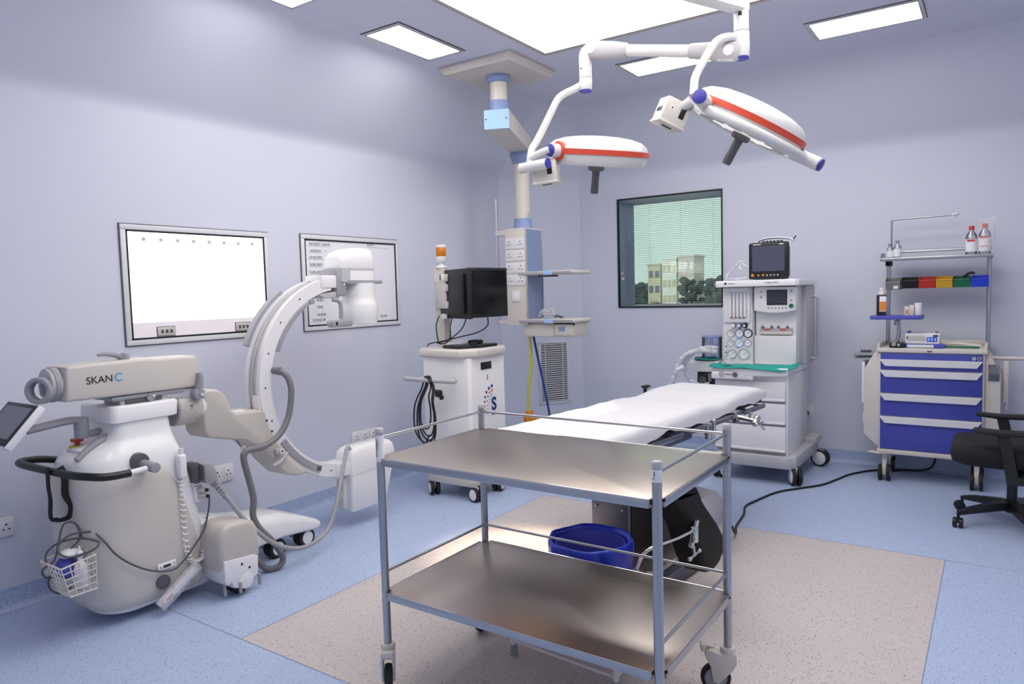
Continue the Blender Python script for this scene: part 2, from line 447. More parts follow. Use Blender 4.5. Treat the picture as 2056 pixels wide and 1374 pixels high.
troffer(.385, 3.455, .31, .62, 'added ceiling light brightening the walls, over the right side of the room, beyond the picture edge')  # this and the next three: unseen lights added to brighten the walls
troffer(.385, 2.34, .31, .62, 'added ceiling light for the walls, nearest the photographer on the right side, beyond the picture edge')
troffer(-1.94, 1.06, .62, .36, 'added unseen ceiling light above the foreground, left of the photographer')
troffer(-.69, 1.06, .62, .36, 'added unseen ceiling light above the foreground, straight over the trolley front')

# ------------------------------------------------------------------ window with blind
t = MB('black')
for a, b in (((WX0 - .012, WZ0 - .014), (WX1 + .012, WZ0)), ((WX0 - .012, WZ1), (WX1 + .012, WZ1 + .014)), ((WX0 - .012, WZ0), (WX0, WZ1)), ((WX1, WZ0), (WX1 + .012, WZ1))):
    t.bb((a[0], YB - .012, a[1]), (b[0], YB + .02, b[1]), .003)
win = struct(t, 'window_1')
D = .34
m = MB('pblue')
for a, b in (((WX0 - .01, YB, WZ0 - .01), (WX0, YB + D, WZ1 + .01)), ((WX1, YB, WZ0 - .01), (WX1 + .01, YB + D, WZ1 + .01))): m.bb(a, b)
m.m('wall')
for a, b in (((WX0, YB, WZ0 - .01), (WX1, YB + D, WZ0)), ((WX0, YB, WZ1), (WX1, YB + D, WZ1 + .01))): m.bb(a, b)
m.build('reveal', win)
m = MB('pane2'); m.bb((WX0, YB + .003, WZ0), (WX1, YB + .006, WZ1)); m.build('pane', win)
m = MB('pane'); m.bb((WX0, YB + D - .004, WZ0), (WX1, YB + D, WZ1)); m.build('pane', win)
m = MB('slat'); n = 56
for k in range(n):
    z = WZ0 + .012 + k * (WZ1 - WZ0 - .03) / (n - 1)
    m.box(((WX0 + WX1) / 2, YB + D - .03, z), (WX1 - WX0 - .012, .014, .0011), rot=M.Rotation(math.radians(-8), 3, 'X'))
m.bb((WX0 + .004, YB + D - .045, WZ1 - .018), (WX1 - .004, YB + D - .012, WZ1))
m.bb((WX0 + .004, YB + D - .04, WZ0), (WX1 - .004, YB + D - .016, WZ0 + .01))
for fx in (.18, .5, .82): m.cyl((WX0 + fx * (WX1 - WX0), YB + D - .03, WZ0), (WX0 + fx * (WX1 - WX0), YB + D - .03, WZ1), .0012, seg=6)
m.build('blind', win)
m = MB('label'); m.bb((WX0 + .004, YB + .03, 1.505), (WX0 + .03, YB + .05, 1.535), .003); m.bb((WX0 + .004, YB + .03, 1.555), (WX0 + .022, YB + .05, 1.585), .003); m.build('blind_control', win)

# ------------------------------------------------------------------ outside the window
def at_y(px, py, y):       # a distant point seen from the middle of the room
    return None
m = MB('ground'); m.bb((-420, 40, -13), (200, 420, -12.5)); o = struct(m, 'ground_outside')
def bld(name, label, loc, size, matname, rows, cols, wm='bldg'):
    t = thing(name, label, 'building', loc, 'buildings beyond the window')
    x, y, z = loc; sx, sy, sz = size
    m = MB(matname); m.bb((x - sx / 2, y - sy / 2, z), (x + sx / 2, y + sy / 2, z + sz)); m.bb((x - sx / 2 - .15, y - sy / 2 - .15, z + sz), (x + sx / 2 + .15, y + sy / 2 + .15, z + sz + .3)); m.build('wall', t)
    for r in range(rows):
        for c in range(cols):
            m = MB(wm); cx = x - sx / 2 + (c + .5) * sx / cols; cz = z + sz - (r + .6) * 2.6
            m.bb((cx - sx / cols * .33, y - sy / 2 - .06, cz - .6), (cx + sx / cols * .33, y - sy / 2 + .05, cz + .6)); m.build('window', t)
bld('office_building', 'cream low building with dark glazing, far left of the three seen through the window', (-49.95, 120, -12.5), (2.3, 5, 18.0), 'bldc', 2, 2)
bld('office_building', 'white block with a flat roof in the middle of the three seen through the window', (-47.15, 120, -12.5), (2.6, 5, 18.9), 'bldw', 4, 3, 'building_shade' if 0 else 'bldc')
bld('office_building', 'white and pink block, right of the three seen through the window', (-44.1, 120, -12.5), (2.8, 5, 19.2), 'bldp', 5, 3, 'bldw')
def tree(x, y, top, r, label):
    t = thing('tree', label, 'tree', (x, y, -12.5), 'trees beyond the window')
    m = MB('bark'); m.cyl((x, y, -12.5), (x, y, top - r), .35, .2, 10); m.build('trunk', t)
    m = MB('treeg'); rnd = random.Random(int(x * 10))
    for k in range(70):
        a = rnd.uniform(0, 2 * PI); q = rnd.uniform(0, 1) ** .5 * r; h = rnd.uniform(-4.2, .9)
        m.sph((x + q * math.cos(a), y + q * math.sin(a) * .7, top - r * .7 + h * r * .8 - .25 * q), r * rnd.uniform(.25, .42), (1, 1, .8), 2)
    m.build('crown', t)
for a in ((-41.6, 113, 3.2, 2.0, 'dark tree right of the pink block beyond the window'), (-38.6, 122, 4.2, 2.3, 'tallest dark tree at the right side of the window view'),
          (-51.8, 112, 2.6, 2.2, 'dark tree at the left end of the window view'), (-48.6, 100, -1.6, 2.4, 'tree standing in front of the cream building beyond the window'),
          (-39.6, 97, -.8, 2.4, 'low dark tree before the pink block beyond the window'), (-34.4, 105, .6, 2.4, 'low dark tree at the right end of the window view'),
          (-36.6, 112, 3.0, 2.0, 'dark tree beside the tallest one at the right end of the window view'), (-45.6, 106, -1.5, 2.2, 'low tree below the white block beyond the window'), (-47.6, 93, .4, 2.0, 'tree low in the left corner of the window view')): tree(*a)

t = thing('hedge', 'dark leafy hedge line behind the buildings beyond the window', 'hedge', (-45, 132, -12.5))
m = MB('treeg'); rnd = random.Random(21)
for k in range(230): m.sph((rnd.uniform(-64, -30), 132 + rnd.uniform(-2, 2), rnd.uniform(-9, 1.2) + .9 * math.sin(k * 1.7)), rnd.uniform(.9, 1.7), (1, 1, .85), 1)
m.build('foliage', t)

# ------------------------------------------------------------------ things on the left wall
def wallframe(m, y0, y1, z0, z1):
    x = XL
    for (a0, a1, b0, b1) in ((y0, y1, z0, z0 + .028), (y0, y1, z1 - .028, z1), (y0, y0 + .028, z0 + .028, z1 - .028), (y1 - .028, y1, z0 + .028, z1 - .028)):
        m.m('frame').bb((x, a0, b0), (x + .014, a1, b1), .003)
    e = .005
    for (a0, a1, b0, b1) in ((y0 - e, y1 + e, z0 - e, z0), (y0 - e, y1 + e, z1, z1 + e), (y0 - e, y0, z0, z1), (y1, y1 + e, z0, z1)):
        m.m('dgrey').bb((x, a0, b0), (x + .006, a1, b1))
    i = .028; g = .010
    for (a0, a1, b0, b1) in ((y0 + i, y1 - i, z0 + i, z0 + i + g), (y0 + i, y1 - i, z1 - i - g, z1 - i), (y0 + i, y0 + i + g, z0 + i, z1 - i), (y1 - i - g, y1 - i, z0 + i, z1 - i)):
        m.m('black').bb((x, a0, b0), (x + .011, a1, b1))
t = thing('xray_viewer', 'lit white X-ray film viewer in a silver frame on the left wall', 'X-ray viewer', (XL, 2.40, 1.19))
m = MB('alu'); wallframe(m, 1.942, 2.856, 1.192, 1.836); m.build('frame', t)
m = MB('filmlit'); m.bb((XL + .001, 1.98, 1.311), (XL + .008, 2.82, 1.80)); m.build('diffuser', t, 'glowing white diffuser')
m = MB('viewgrey'); m.bb((XL + .001, 1.98, 1.228), (XL + .0085, 2.82, 1.311)); m.build('control_strip', t)
for k in range(8):
    y = 2.064 + k * .0965; m = MB('dot'); m.cyl((XL + .008, y, 1.760), (XL + .0135, y, 1.760), .0105, seg=20); m.build('film_clip', t)
for y0, y1 in ((2.111, 2.210), (2.596, 2.697)):
    m = MB('beige'); m.bb((XL + .006, y0, 1.235), (XL + .016, y1, 1.282), .003)
    m.m('dgrey')
    for (a0, a1, b0, b1) in ((y0 - .003, y1 + .003, 1.232, 1.235), (y0 - .003, y1 + .003, 1.282, 1.285), (y0 - .003, y0, 1.232, 1.285), (y1, y1 + .003, 1.232, 1.285)): m.bb((XL + .006, a0, b0), (XL + .012, a1, b1))
    p = m.build('switch_plate', t)
    for k in range(3):
        m = MB('dgrey'); m.bb((XL + .014, y0 + .018 + k * .026, 1.249), (XL + .020, y0 + .032 + k * .026, 1.268), .002); m.build('switch', p)

t = thing('whiteboard', 'hand-lettered whiteboard with patient details behind the X-ray detector', 'whiteboard', (XL, 3.573, 1.20))
m = MB('alu'); wallframe(m, 3.114, 4.032, 1.200, 1.842); m.build('frame', t)
m = MB('board'); m.bb((XL + .001, 3.152, 1.236), (XL + .007, 3.995, 1.806))
def wtext(s, y, z, size): m.m('ink').text(s, (XL + .0075, y, z), (0, 1, 0), (0, 0, 1), size, ext=.0003)
for s, y, z, sz in (('PATIENT NAME :', 3.183, 1.772, .026), ('AGE/SEX :  ->', 3.190, 1.728, .024), ('UHID/IPD', 3.178, 1.682, .027), ('SURGERY', 3.180, 1.634, .027), ('SURGEON', 3.178, 1.584, .025), ('ASSIST. :', 3.20, 1.452, .024),
                    ('ANES :', 3.222, 1.395, .026), ('TIME :', 3.222, 1.347, .026), ('NURSE :', 3.222, 1.296, .026), ('SCRUB DR', 3.185, 1.262, .024), ('DATE :', 3.712, 1.786, .026), ('SISTER', 3.822, 1.262, .024)): wtext(s, y, z, sz)
m.m('inkgrey')
for y0, y1, z in ((3.175, 3.34, 1.766), (3.178, 3.29, 1.722), (3.172, 3.30, 1.676), (3.176, 3.29, 1.628), (3.174, 3.28, 1.578), (3.185, 3.27, 1.256), (3.71, 3.93, 1.776)): m.bb((XL + .007, y0, z), (XL + .0076, y1, z + .002))
m.build('board', t)

def socket(name, label, y0, y1, z0, z1, gangs):
    t = thing(name, label, 'wall socket', (XL, (y0 + y1) / 2, z0), 'sockets low on the left wall')
    m = MB('white'); m.bb((XL, y0, z0), (XL + .012, y1, z1), .004); m.build('plate', t)
    for g in range(gangs):
        c = y0 + (y1 - y0) * (g + .5) / gangs; zc = (z0 + z1) / 2
        m = MB('white'); m.bb((XL + .010, c - .03, zc - .032), (XL + .0145, c + .03, zc + .032), .002)
        m.m('ink')
        for dy, dz, r in ((0, .013, .0048), (-.012, -.010, .004), (.012, -.010, .004)): m.cyl((XL + .013, c + dy, zc + dz), (XL + .0152, c + dy, zc + dz), r, seg=12)
        m.build('outlet', t)
socket('wall_socket', 'white wall socket cut by the left picture edge', 1.22, 1.368, .349, .437, 2)
socket('wall_socket', 'white wall socket behind the big grey plug of the imaging machine', 2.38, 2.528, .339, .440, 2)
socket('wall_socket', 'white double wall socket above the X-ray tube housing', 3.488, 3.735, .355, .448, 3)
t = thing('wall_socket', 'white wall socket with a black plug, right of the anaesthesia machine', 'wall socket', (-1.25, YB, .36))
m = MB('white'); m.bb((-1.282, YB - .012, .358), (-1.218, YB, .443), .004); m.build('plate', t)
m = MB('black'); m.prism([(-1.274, .372), (-1.250, .366), (-1.248, .385), (-1.262, .402), (-1.272, .412)], 'y', YB - .05, YB - .012, .004); m.build('plug', t)

# return-air grille on the chamfered corner wall
ca, cb = V((*CH0, 0)), V((*CH1, 0)); cd = (cb - ca).normalized(); cn = V((cd.y, -cd.x, 0))
gm = M((cd, V((0, 0, 1)), cn)).transposed().to_4x4(); gm.translation = ca + cd * .515
t = thing('air_grille', 'tall silver louvred return-air grille low on the corner wall', 'air grille', tuple(gm.translation + V((0, 0, .34))))
L = .155; z0, z1 = .345, .945
m = MB('frame')
for a0, a1, b0, b1 in ((-L, L, z0, z0 + .02), (-L, L, z1 - .02, z1), (-L, -L + .02, z0, z1), (L - .02, L, z0, z1)): m.bb((a0, b0, 0), (a1, b1, .014), .002)
m.xf(gm); m.build('frame', t)
m = MB('frame')
for k in range(27):
    z = z0 + .03 + k * (z1 - z0 - .06) / 26; m.box((0, z, .007), (2 * L - .04, .0065, .012), rot=M.Rotation(math.radians(25), 3, 'X'))
for x in (-.09, .09): m.bb((x - .003, z0 + .02, .004), (x + .003, z1 - .02, .012))
m.xf(gm); m.build('louvres', t)
m = MB('dgrey'); m.bb((-L + .01, z0 + .01, .0005), (L - .01, z1 - .01, .002)); m.xf(gm); m.build('backing', t, 'dark plate standing in for the shaded opening behind the louvres')  # plate coloured dark in place of the shade behind the louvres

# ------------------------------------------------------------------ stainless instrument trolley
TX0, TX1, TY0, TY1 = -1.808, -.760, 1.788, 2.392
t = thing('instrument_trolley', 'two-shelf stainless steel instrument trolley in the foreground', 'trolley', ((TX0 + TX1) / 2, (TY0 + TY1) / 2, 0))
cor = ((TX0, TY0), (TX1, TY0), (TX1, TY1), (TX0, TY1))
for k, (x, y) in enumerate(cor):
    m = MB('tube'); m.cyl((x, y, .15), (x, y, .94), .0142, seg=24); p = m.build('post', t)
    m = MB('grey2'); m.lathe([(.0148, 0), (.0150, .014), (.012, .018), (0, .019)], (x, y, .934)); m.build('cap', p)
    if k == 0: m = MB('label'); m.cyl((x, y, .833), (x, y, .928), .01455, seg=24); m.m('ink'); m.bb((x - .004, y - .0155, .85), (x - .002, y - .0140, .915)); m.bb((x + .003, y - .0155, .88), (x + .004, y - .0140, .91)); m.build('sticker', p, 'white paper sticker')
    if k == 1: m = MB('label'); m.cyl((x, y, .895), (x, y, .930), .01455, seg=24); m.m('ink'); m.bb((x - .006, y - .0155, .905), (x - .001, y - .0140, .907)); m.bb((x - .002, y - .0155, .912), (x, y - .0140, .925)); m.build('sticker', p, 'white paper sticker')
for zt in (.846, .357):
    m = MB('steel')
    e = .013
    poly = []
    for (x, y), (sx, sy) in zip(cor, ((-1, -1), (1, -1), (1, 1), (-1, 1))):
        X, Y = x + sx * e, y + sy * e; n = .030
        q = [(X, Y - sy * n), (X - sx * n, Y - sy * n), (X - sx * n, Y)]
        poly += q if sx * sy > 0 else q[::-1]
    m.prism(poly, 'z', zt - .026, zt, .003, 2)
    m.m('tube')
    for q0, q1 in (((TX0 + .02, TY0 - e - .0012), (TX1 - .02, TY0 - e + .003)), ((TX0 + .02, TY1 + e - .003), (TX1 - .02, TY1 + e + .0012)), ((TX0 - e - .0012, TY0 + .02), (TX0 - e + .003, TY1 - .02)), ((TX1 + e - .003, TY0 + .02), (TX1 + e + .0012, TY1 - .02))): m.bb((*q0, zt - .0265), (*q1, zt - .0005), .001)
    m.m('chrome')  # bright rods added to draw the bevel highlight along the shelf edges
    for yy in (TY0 - e, TY1 + e): m.cyl((TX0 + .02, yy, zt - .001), (TX1 - .02, yy, zt - .001), .0022, seg=8)
    for xx in (TX0 - e, TX1 + e): m.cyl((xx, TY0 + .02, zt - .001), (xx, TY1 - .02, zt - .001), .0022, seg=8)
    sh = m.build('shelf', t)
    for (x, y), (sx, sy) in zip(cor, ((-1, -1), (1, -1), (1, 1), (-1, 1))):
        m = MB('tube'); m.bb((x - sx * .03, y - sy * .03, zt - .024), (x - sx * .012, y - sy * .012, zt - .002)); m.m('black').bb((x + sx * .012 - .004, y - sy * .02 - .004, zt - .010), (x + sx * .012 + .004, y - sy * .02 + .004, zt - .002)); m.build('bracket', sh)
for z in (.918, .428):
    for a, b in ((3, 2), (0, 3), (1, 2)):
        m = MB('tube'); m.cyl((*cor[a], z), (*cor[b], z), .0052, seg=14); m.build('rail', t)
def trolley_caster(x, y, ang, top=.165, r=.052, tr=.042):
    dx, dy = math.cos(ang), math.sin(ang); nx, ny = -dy, dx
    wx, wy = x + dx * tr, y + dy * tr; R = M.Rotation(ang, 3, 'Z')
    m = MB('ivory')
    m.lathe([(.017, .012), (.024, .010), (.027, .003), (.026, -.008), (.02, -.012)], (x, y, top - .012))
    for sg in (-1, 1):
        pts = [(-.026, top - .02), (.03, top - .02), (.075, top - .005), (.082, top - .022), (.06, .095), (.052, .045), (.034, .038), (-.012, .085), (-.026, .11)]
        q = MB('ivory'); q.prism(pts, 'y', sg * .02 - .004, sg * .02 + .004, .002)
        q.xf(M.Translation((x, y, 0)) @ R.to_4x4()); me = bpy.data.meshes.new('t'); q.bm.to_mesh(me); m.bm.from_mesh(me)
    m.box((x + dx * .02, y + dy * .02, top - .026), (.09, .04, .016), .004, rot=R)
    m.box((x + dx * .085, y + dy * .085, top - .004), (.018, .042, .024), .004, rot=R)
    c = m.build('caster', t)
    w = MB('rubber')
    o = V((wx, wy, r)); n = V((nx, ny, 0))
    w.lathe([(r * .75, -.013), (r * .95, -.012), (r, -.006), (r, .006), (r * .95, .012), (r * .75, .013), (r * .75, -.013)], o, n, 32)
    w.m('grey').lathe([(0, -.012), (r * .76, -.010), (r * .76, .010), (0, .012)], o, n, 28)
    w.build('wheel', c)
trolley_caster(TX0, TY0, math.radians(-48)); trolley_caster(TX1, TY0, math.radians(-60)); trolley_caster(TX1, TY1, math.radians(205)); trolley_caster(TX0, TY1, math.radians(-72), tr=.085)

# ------------------------------------------------------------------ step stool and waste bin under / behind the trolley
t = thing('step_stool', 'white-legged step stool standing under the steel trolley', 'step stool', (-1.32, 2.31, 0))
m = MB('rubber'); m.bb((-1.575, 2.185, .225), (-1.065, 2.435, .24), .004); m.m('white').bb((-1.58, 2.18, .205), (-1.06, 2.44, .227), .004); m.build('tread', t)
lg = ((-1.55, 2.215), (-1.09, 2.16 + .02), (-1.09, 2.41), (-1.55, 2.41))
for x, y in lg:
    m = MB('white'); m.cyl((x, y, .03), (x, y, .21), .0115, seg=16); p = m.build('leg', t)
    m = MB('grey'); m.cyl((x, y, 0), (x, y, .042), .0165, .0145, seg=16); m.build('rubber_foot', p)
for a, b in ((0, 1), (1, 2), (2, 3), (3, 0)):
    m = MB('white'); m.cyl((*lg[a], .055), (*lg[b], .055), .0055, seg=10); m.build('crossbar', t)

bx, by = -1.445, 2.665
t = thing('waste_bin', 'round waste bin lined with a blue plastic bag', 'waste bin', (bx, by, 0))
m = MB('trayb'); m.lathe([(0, .002), (.115, .002), (.12, .01), (.152, .33), (.149, .33), (.116, .014), (0, .01)], (bx, by, 0), seg=40); m.build('bin', t)
m = MB('liner'); R = []; rnd = random.Random(3); n = 72
ph = [rnd.uniform(0, 6.28) for _ in range(6)]
for r, z, am in ((.135, .10, .004), (.141, .20, .006), (.146, .30, .004), (.150, .335, .003), (.158, .352, .004), (.166, .352, .005), (.172, .335, .006), (.170, .29, .008), (.165, .24, .012), (.160, .19, .018), (.158, .16, .022)):
    R.append([(bx + (r + am * (math.sin(7 * a + ph[0] + z * 9) * .5 + math.sin(13 * a + ph[1]) * .35 + math.sin(23 * a + ph[2] + z * 30) * .25)) * math.cos(a), by + (r + am * (math.sin(7 * a + ph[0] + z * 9) * .5 + math.sin(13 * a + ph[1]) * .35 + math.sin(23 * a + ph[2] + z * 30) * .25)) * math.sin(a), z + am * .8 * math.sin(5 * a + ph[3]) * .7) for a in [2 * PI * j / n for j in range(n)]])
R = [[(bx + (p[0] - bx) * 1.07, by + (p[1] - by) * 1.07, p[2]) for p in q] for q in R]
m.rings(R, cap=False); m.build('bin_liner', t, 'crumpled blue plastic bag', angle=80)

# ------------------------------------------------------------------ operating table (built in its own frame, turned 5.7 degrees)
RZ = math.radians(-5.7)
t = thing('operating_table', 'operating table covered with a white sheet', 'operating table', (-1.580, 3.5, 0), world=False, rotz=RZ)
m = MB('dsteel'); m.prism([(-.26, -.52), (.34, -.52), (.38, -.46), (.38, .28), (.34, .34), (-.22, .34), (-.28, .28), (-.28, -.46)], 'z', .012, .075, .015)
m.m('steel').prism([(-.20, -.46), (.29, -.46), (.33, -.42), (.33, .24), (.29, .28), (-.17, .28), (-.22, .24), (-.22, -.42)], 'z', .07, .10, .012)
m.m('black')
for x, y in ((-.2, -.44), (.30, -.44), (.30, .26), (-.2, .26)): m.cyl((x, y, 0), (x, y, .03), .03)
b = m.build('base', t)
m = MB('alu'); m.prism([(.14, .095), (.36, .095), (.39, .13), (.39, .19), (.36, .24), (.30, .31), (.14, .32)], 'y', -.06, .30, .012); m.build('motor_housing', t)
m = MB('dsteel'); m.bb((-.10, -.33, .09), (.115, .02, .60), .006)
m.m('steel').bb((-.085, .02, .09), (.10, .18, .56), .006)
m.m('chrome')
for z in (.14, .32, .47): m.sph((.085, -.333, z), .007, sub=2); m.sph((-.07, -.333, z), .007, sub=2)
m.m('black').bb((.116, -.30, .1), (.119, .0, .58))
m.build('column', t)
m = MB('dsteel'); m.bb((-.20, -.85, .63), (.20, .95, .675), .005); m.bb((-.16, -.40, .58), (.16, .30, .64), .01); m.bb((-.26, -.5, .655), (.26, -.44, .69), .004); m.bb((-.26, .35, .655), (.26, .41, .69), .004); m.build('frame', t)
for sx in (-1, 1):
    m = MB('tube'); m.bb((sx * .30 - .006, -.72, .672), (sx * .30 + .006, -.10, .70), .002); m.bb((sx * .30 - .006, .02, .672), (sx * .30 + .006, .62, .70), .002); m.bb((sx * .30 - .006, .68, .668), (sx * .30 + .006, 1.0, .696), .002)
    for y in (-.65, -.2, .1, .55, .75, .95): m.cyl((sx * .25, y, .686), (sx * .30, y, .686), .008, seg=12)
    m.build('side_rail', t)
m = MB('black')
for y0, y1 in ((-.93, -.42), (-.41, .58), (.60, 1.03)): m.bb((-.272, y0, .695), (.272, y1, .72), .006)
m.build('table_pad', t, 'black padded sections under the sheet')
# sheet
m = MB('sheet'); R = []; nu, nv = 76, 44
rnd = random.Random(11)
def nzf(a, b): return math.sin(a * 3.1 + 1.3 * math.sin(b * 2.3)) * .5 + math.sin(a * 7.3 + b * 4.1 + 2) * .3 + math.sin(a * 13.7 - b * 6) * .2
for i in range(nu + 1):
    y = 1.055 - i / nu * 1.99
    zt = .785 + (.012 * math.exp(-((y - .85) / .3) ** 2)) - .012 * math.exp(-((y - .42) / .10) ** 2) + .004 * nzf(y * 4, 0)
    e = min(1, min(i, nu - i) / 3); hw = .285 + .004 * nzf(y * 6, 3); ring = []
    dl = .072 + .018 * nzf(y * 3.2, 1) + .02 * max(0, math.sin(y * 7)) ; dr = .072 + .02 * nzf(y * 2.7, 5) + .012 * math.sin(y * 9 + 1)
    prof = [(-hw - .012, zt - dl), (-hw - .010, zt - dl * .75), (-hw - .008, zt - dl * .5), (-hw - .004, zt - .024), (-hw + .006, zt - .009), (-hw + .022, zt - .002)]
    for k in range(1, 12):
        x = -hw + .022 + (2 * hw - .044) * k / 12; prof.append((x, zt + .0025 * nzf(y * 5 + k, k * .7) * (1 - e * .3)))
    prof += [(hw - .022, zt - .002), (hw - .006, zt - .009), (hw + .004, zt - .024), (hw + .008, zt - dr * .5), (hw + .010, zt - dr * .75), (hw + .012, zt - dr)]
    prof += [(hw - .002, zt - dr + .004), (hw - .012, zt - .045), (0, zt - .05), (-hw + .012, zt - .045), (-hw + .002, zt - dl + .004)]
    rr = .018 * (1 - e)
    R.append([(x * (1 - .03 * (1 - e)), y, z - rr if z > zt - .03 else z) for x, z in prof])
m.rings(R); sheet = m.build('sheet', t, 'white cloth sheet hanging over the edges', angle=75)
# rail clamp with T handle near the head end
m = MB('chrome'); m.bb((.296, .50, .65), (.33, .545, .72), .004); m.cyl((.32, .522, .685), (.44, .522, .67), .014, seg=18); m.cyl((.43, .50, .655), (.43, .55, .69), .018, seg=18, bev=.003)
m.cyl((.40, .522, .672), (.40, .522, .72), .010, seg=14); m.cyl((.45, .48, .66), (.45, .57, .66), .006, seg=12); m.sph((.45, .48, .66), .009, sub=2); m.sph((.45, .57, .66), .009, sub=2); m.cyl((.435, .545, .66), (.455, .585, .615), .007, seg=12)
m.build('rail_clamp', t)
m = MB('chrome'); m.bb((.296, .15, .645), (.325, .19, .705), .004); m.cyl((.312, .17, .62), (.312, .17, .66), .017, seg=18); m.build('rail_clamp', t)
m = MB('chrome'); m.cyl((.312, .24, .64), (.312, .24, .70), .009, seg=14); m.sph((.312, .24, .705), .012, sub=2); m.build('rail_clamp', t)
m = MB('black'); m.tube([(-.30, .62, .69), (-.315, .62, .76), (-.305, .60, .80), (-.28, .58, .81)], .012); m.box((-.285, .575, .812), (.04, .06, .015), .006); m.build('release_lever', t)

# black leg-support pad leaning against the base
pad = thing('leg_support', 'black padded leg support with chrome clamp leaning on the table base', 'leg support', (-1.09, 3.02, .10))
poly = [(2.62, .60), (2.80, .60), (2.885, .575), (2.95, .50), (3.06, .41), (3.17, .32), (3.215, .25), (3.20, .175), (3.13, .14), (3.02, .15), (2.94, .21), (2.87, .31), (2.80, .42), (2.70, .52)]
m = MB('leather'); m.prism([(p.x, p.y) for p in spline([V((a, b, 0)) for a, b in poly], 4, True)], 'x', -1.165, -1.035, .03, 4); m.build('pad', pad, angle=60)
m = MB('chrome'); m.cyl((-1.045, 2.81, .335), (-1.02, 2.81, .455), .011, seg=16); m.cyl((-1.03, 2.81, .36), (-1.03, 2.81, .43), .016, seg=16, bev=.002); m.cyl((-1.03, 2.81, .30), (-1.035, 2.81, .345), .006, seg=12)
m.cyl((-1.03, 2.755, .305), (-1.03, 2.865, .305), .006, seg=12); m.sph((-1.03, 2.755, .305), .010, sub=2); m.sph((-1.03, 2.865, .305), .010, sub=2); m.build('clamp', pad)
m = MB('chrome'); m.tube([(-1.035, 2.80, .41), (-1.06, 2.70, .405), (-1.10, 2.60, .40), (-1.14, 2.55, .375), (-1.17, 2.53, .30), (-1.19, 2.525, .2), (-1.20, 2.52, .10)], .0075, seg=12); m.build('support_rod', pad)
# ------------------------------------------------------------------ mobile C-arm X-ray machine
t = thing('c_arm_machine', 'white and grey mobile X-ray C-arm machine beside the left wall', 'X-ray machine', (-3.34, 1.75, 0))
cx = -3.34
def loft(m, secs, n=6):
    m.rings([rrect(cx - hw, cx + hw, y0, y1, r0, z, n, r1) for z, y0, y1, hw, r0, r1 in secs]); return m
m = MB('white2')
loft(m, [(.035, 1.50, 1.945, .15, .10, .03), (.055, 1.46, 1.955, .18, .12, .03), (.12, 1.42, 1.945, .198, .14, .03), (.34, 1.39, 1.912, .205, .15, .03), (.56, 1.385, 1.872, .205, .15, .03), (.66, 1.39, 1.850, .203, .15, .03),
         (.715, 1.395, 1.838, .200, .15, .035), (.745, 1.41, 1.832, .192, .15, .04), (.775, 1.45, 1.828, .178, .13, .045), (.80, 1.50, 1.826, .165, .10, .045), (.815, 1.535, 1.825, .158, .08, .045), (.84, 1.55, 1.822, .150, .05, .045), (.875, 1.56, 1.818, .146, .04, .04), (.90, 1.562, 1.815, .146, .04, .04)])
m.build('body', t, angle=60)
m = MB('white'); loft(m, [(.888, 1.552, 1.838, .148, .035, .03), (.893, 1.540, 1.850, .156, .035, .03), (.955, 1.545, 1.858, .156, .035, .03), (.965, 1.555, 1.848, .148, .03, .03)]); m.build('column_cap', t, angle=50)
m = MB('beige')
loft(m, [(.05, 1.48, 1.86, .168, .12, .02), (.075, 1.44, 1.90, .195, .13, .03), (.12, 1.405, 1.905, .209, .15, .03), (.34, 1.377, 1.872, .216, .155, .03), (.56, 1.372, 1.820, .216, .155, .05), (.64, 1.376, 1.795, .215, .155, .08), (.685, 1.380, 1.775, .213, .155, .10), (.692, 1.386, 1.768, .208, .15, .10)])
m.build('rear_cover', t, 'grey rounded rear cover', angle=50)
# top details
m = MB('white'); m.box((cx, 1.505, .788), (.13, .13, .03), .012, rot=M.Rotation(math.radians(14), 3, 'X')); m.build('console', t)
m = MB('yellow'); m.cyl((cx - .03, 1.475, .785), (cx - .03, 1.475, .795), .033); m.m('red').cyl((cx - .03, 1.475, .795), (cx - .03, 1.475, .812), .011); m.lathe([(.024, 0), (.0265, .004), (.025, .014), (0, .016)], (cx - .03, 1.475, .812)); m.build('stop_button', t, 'red emergency stop button')
m = MB('grey'); m.tube([(cx + .09, 1.415, .752), (cx + .085, 1.455, .778), (cx + .08, 1.505, .806), (cx + .075, 1.555, .822)], lambda u: .013 + .010 * u, seg=14); m.cyl((cx + .075, 1.565, .775), (cx + .075, 1.565, .842), .027, seg=24, bev=.006); m.m('dgrey').cyl((cx + .075, 1.565, .772), (cx + .075, 1.565, .78), .030, seg=24); m.build('brake_lever', t)
m = MB('grey'); m.cyl((cx + .0, 1.62, .79), (cx + .0, 1.62, .868), .028, seg=24, bev=.006); m.m('dgrey').cyl((cx + .0, 1.62, .80), (cx + .0, 1.62, .808), .033, seg=24)
m.m('grey').tube([(cx, 1.62, .852), (cx + .01, 1.56, .848), (cx + .02, 1.495, .846)], .019, flat=(.8, 1.2)); m.cyl((cx + .02, 1.475, .832), (cx + .02, 1.475, .925), .030, seg=24, bev=.006)
m.tube([(cx + .02, 1.47, .912), (cx + .03, 1.42, .918), (cx + .04, 1.34, .914), (cx + .04, 1.255, .905)], .019, flat=(.9, 1.2)); m.build('screen_arm', t)
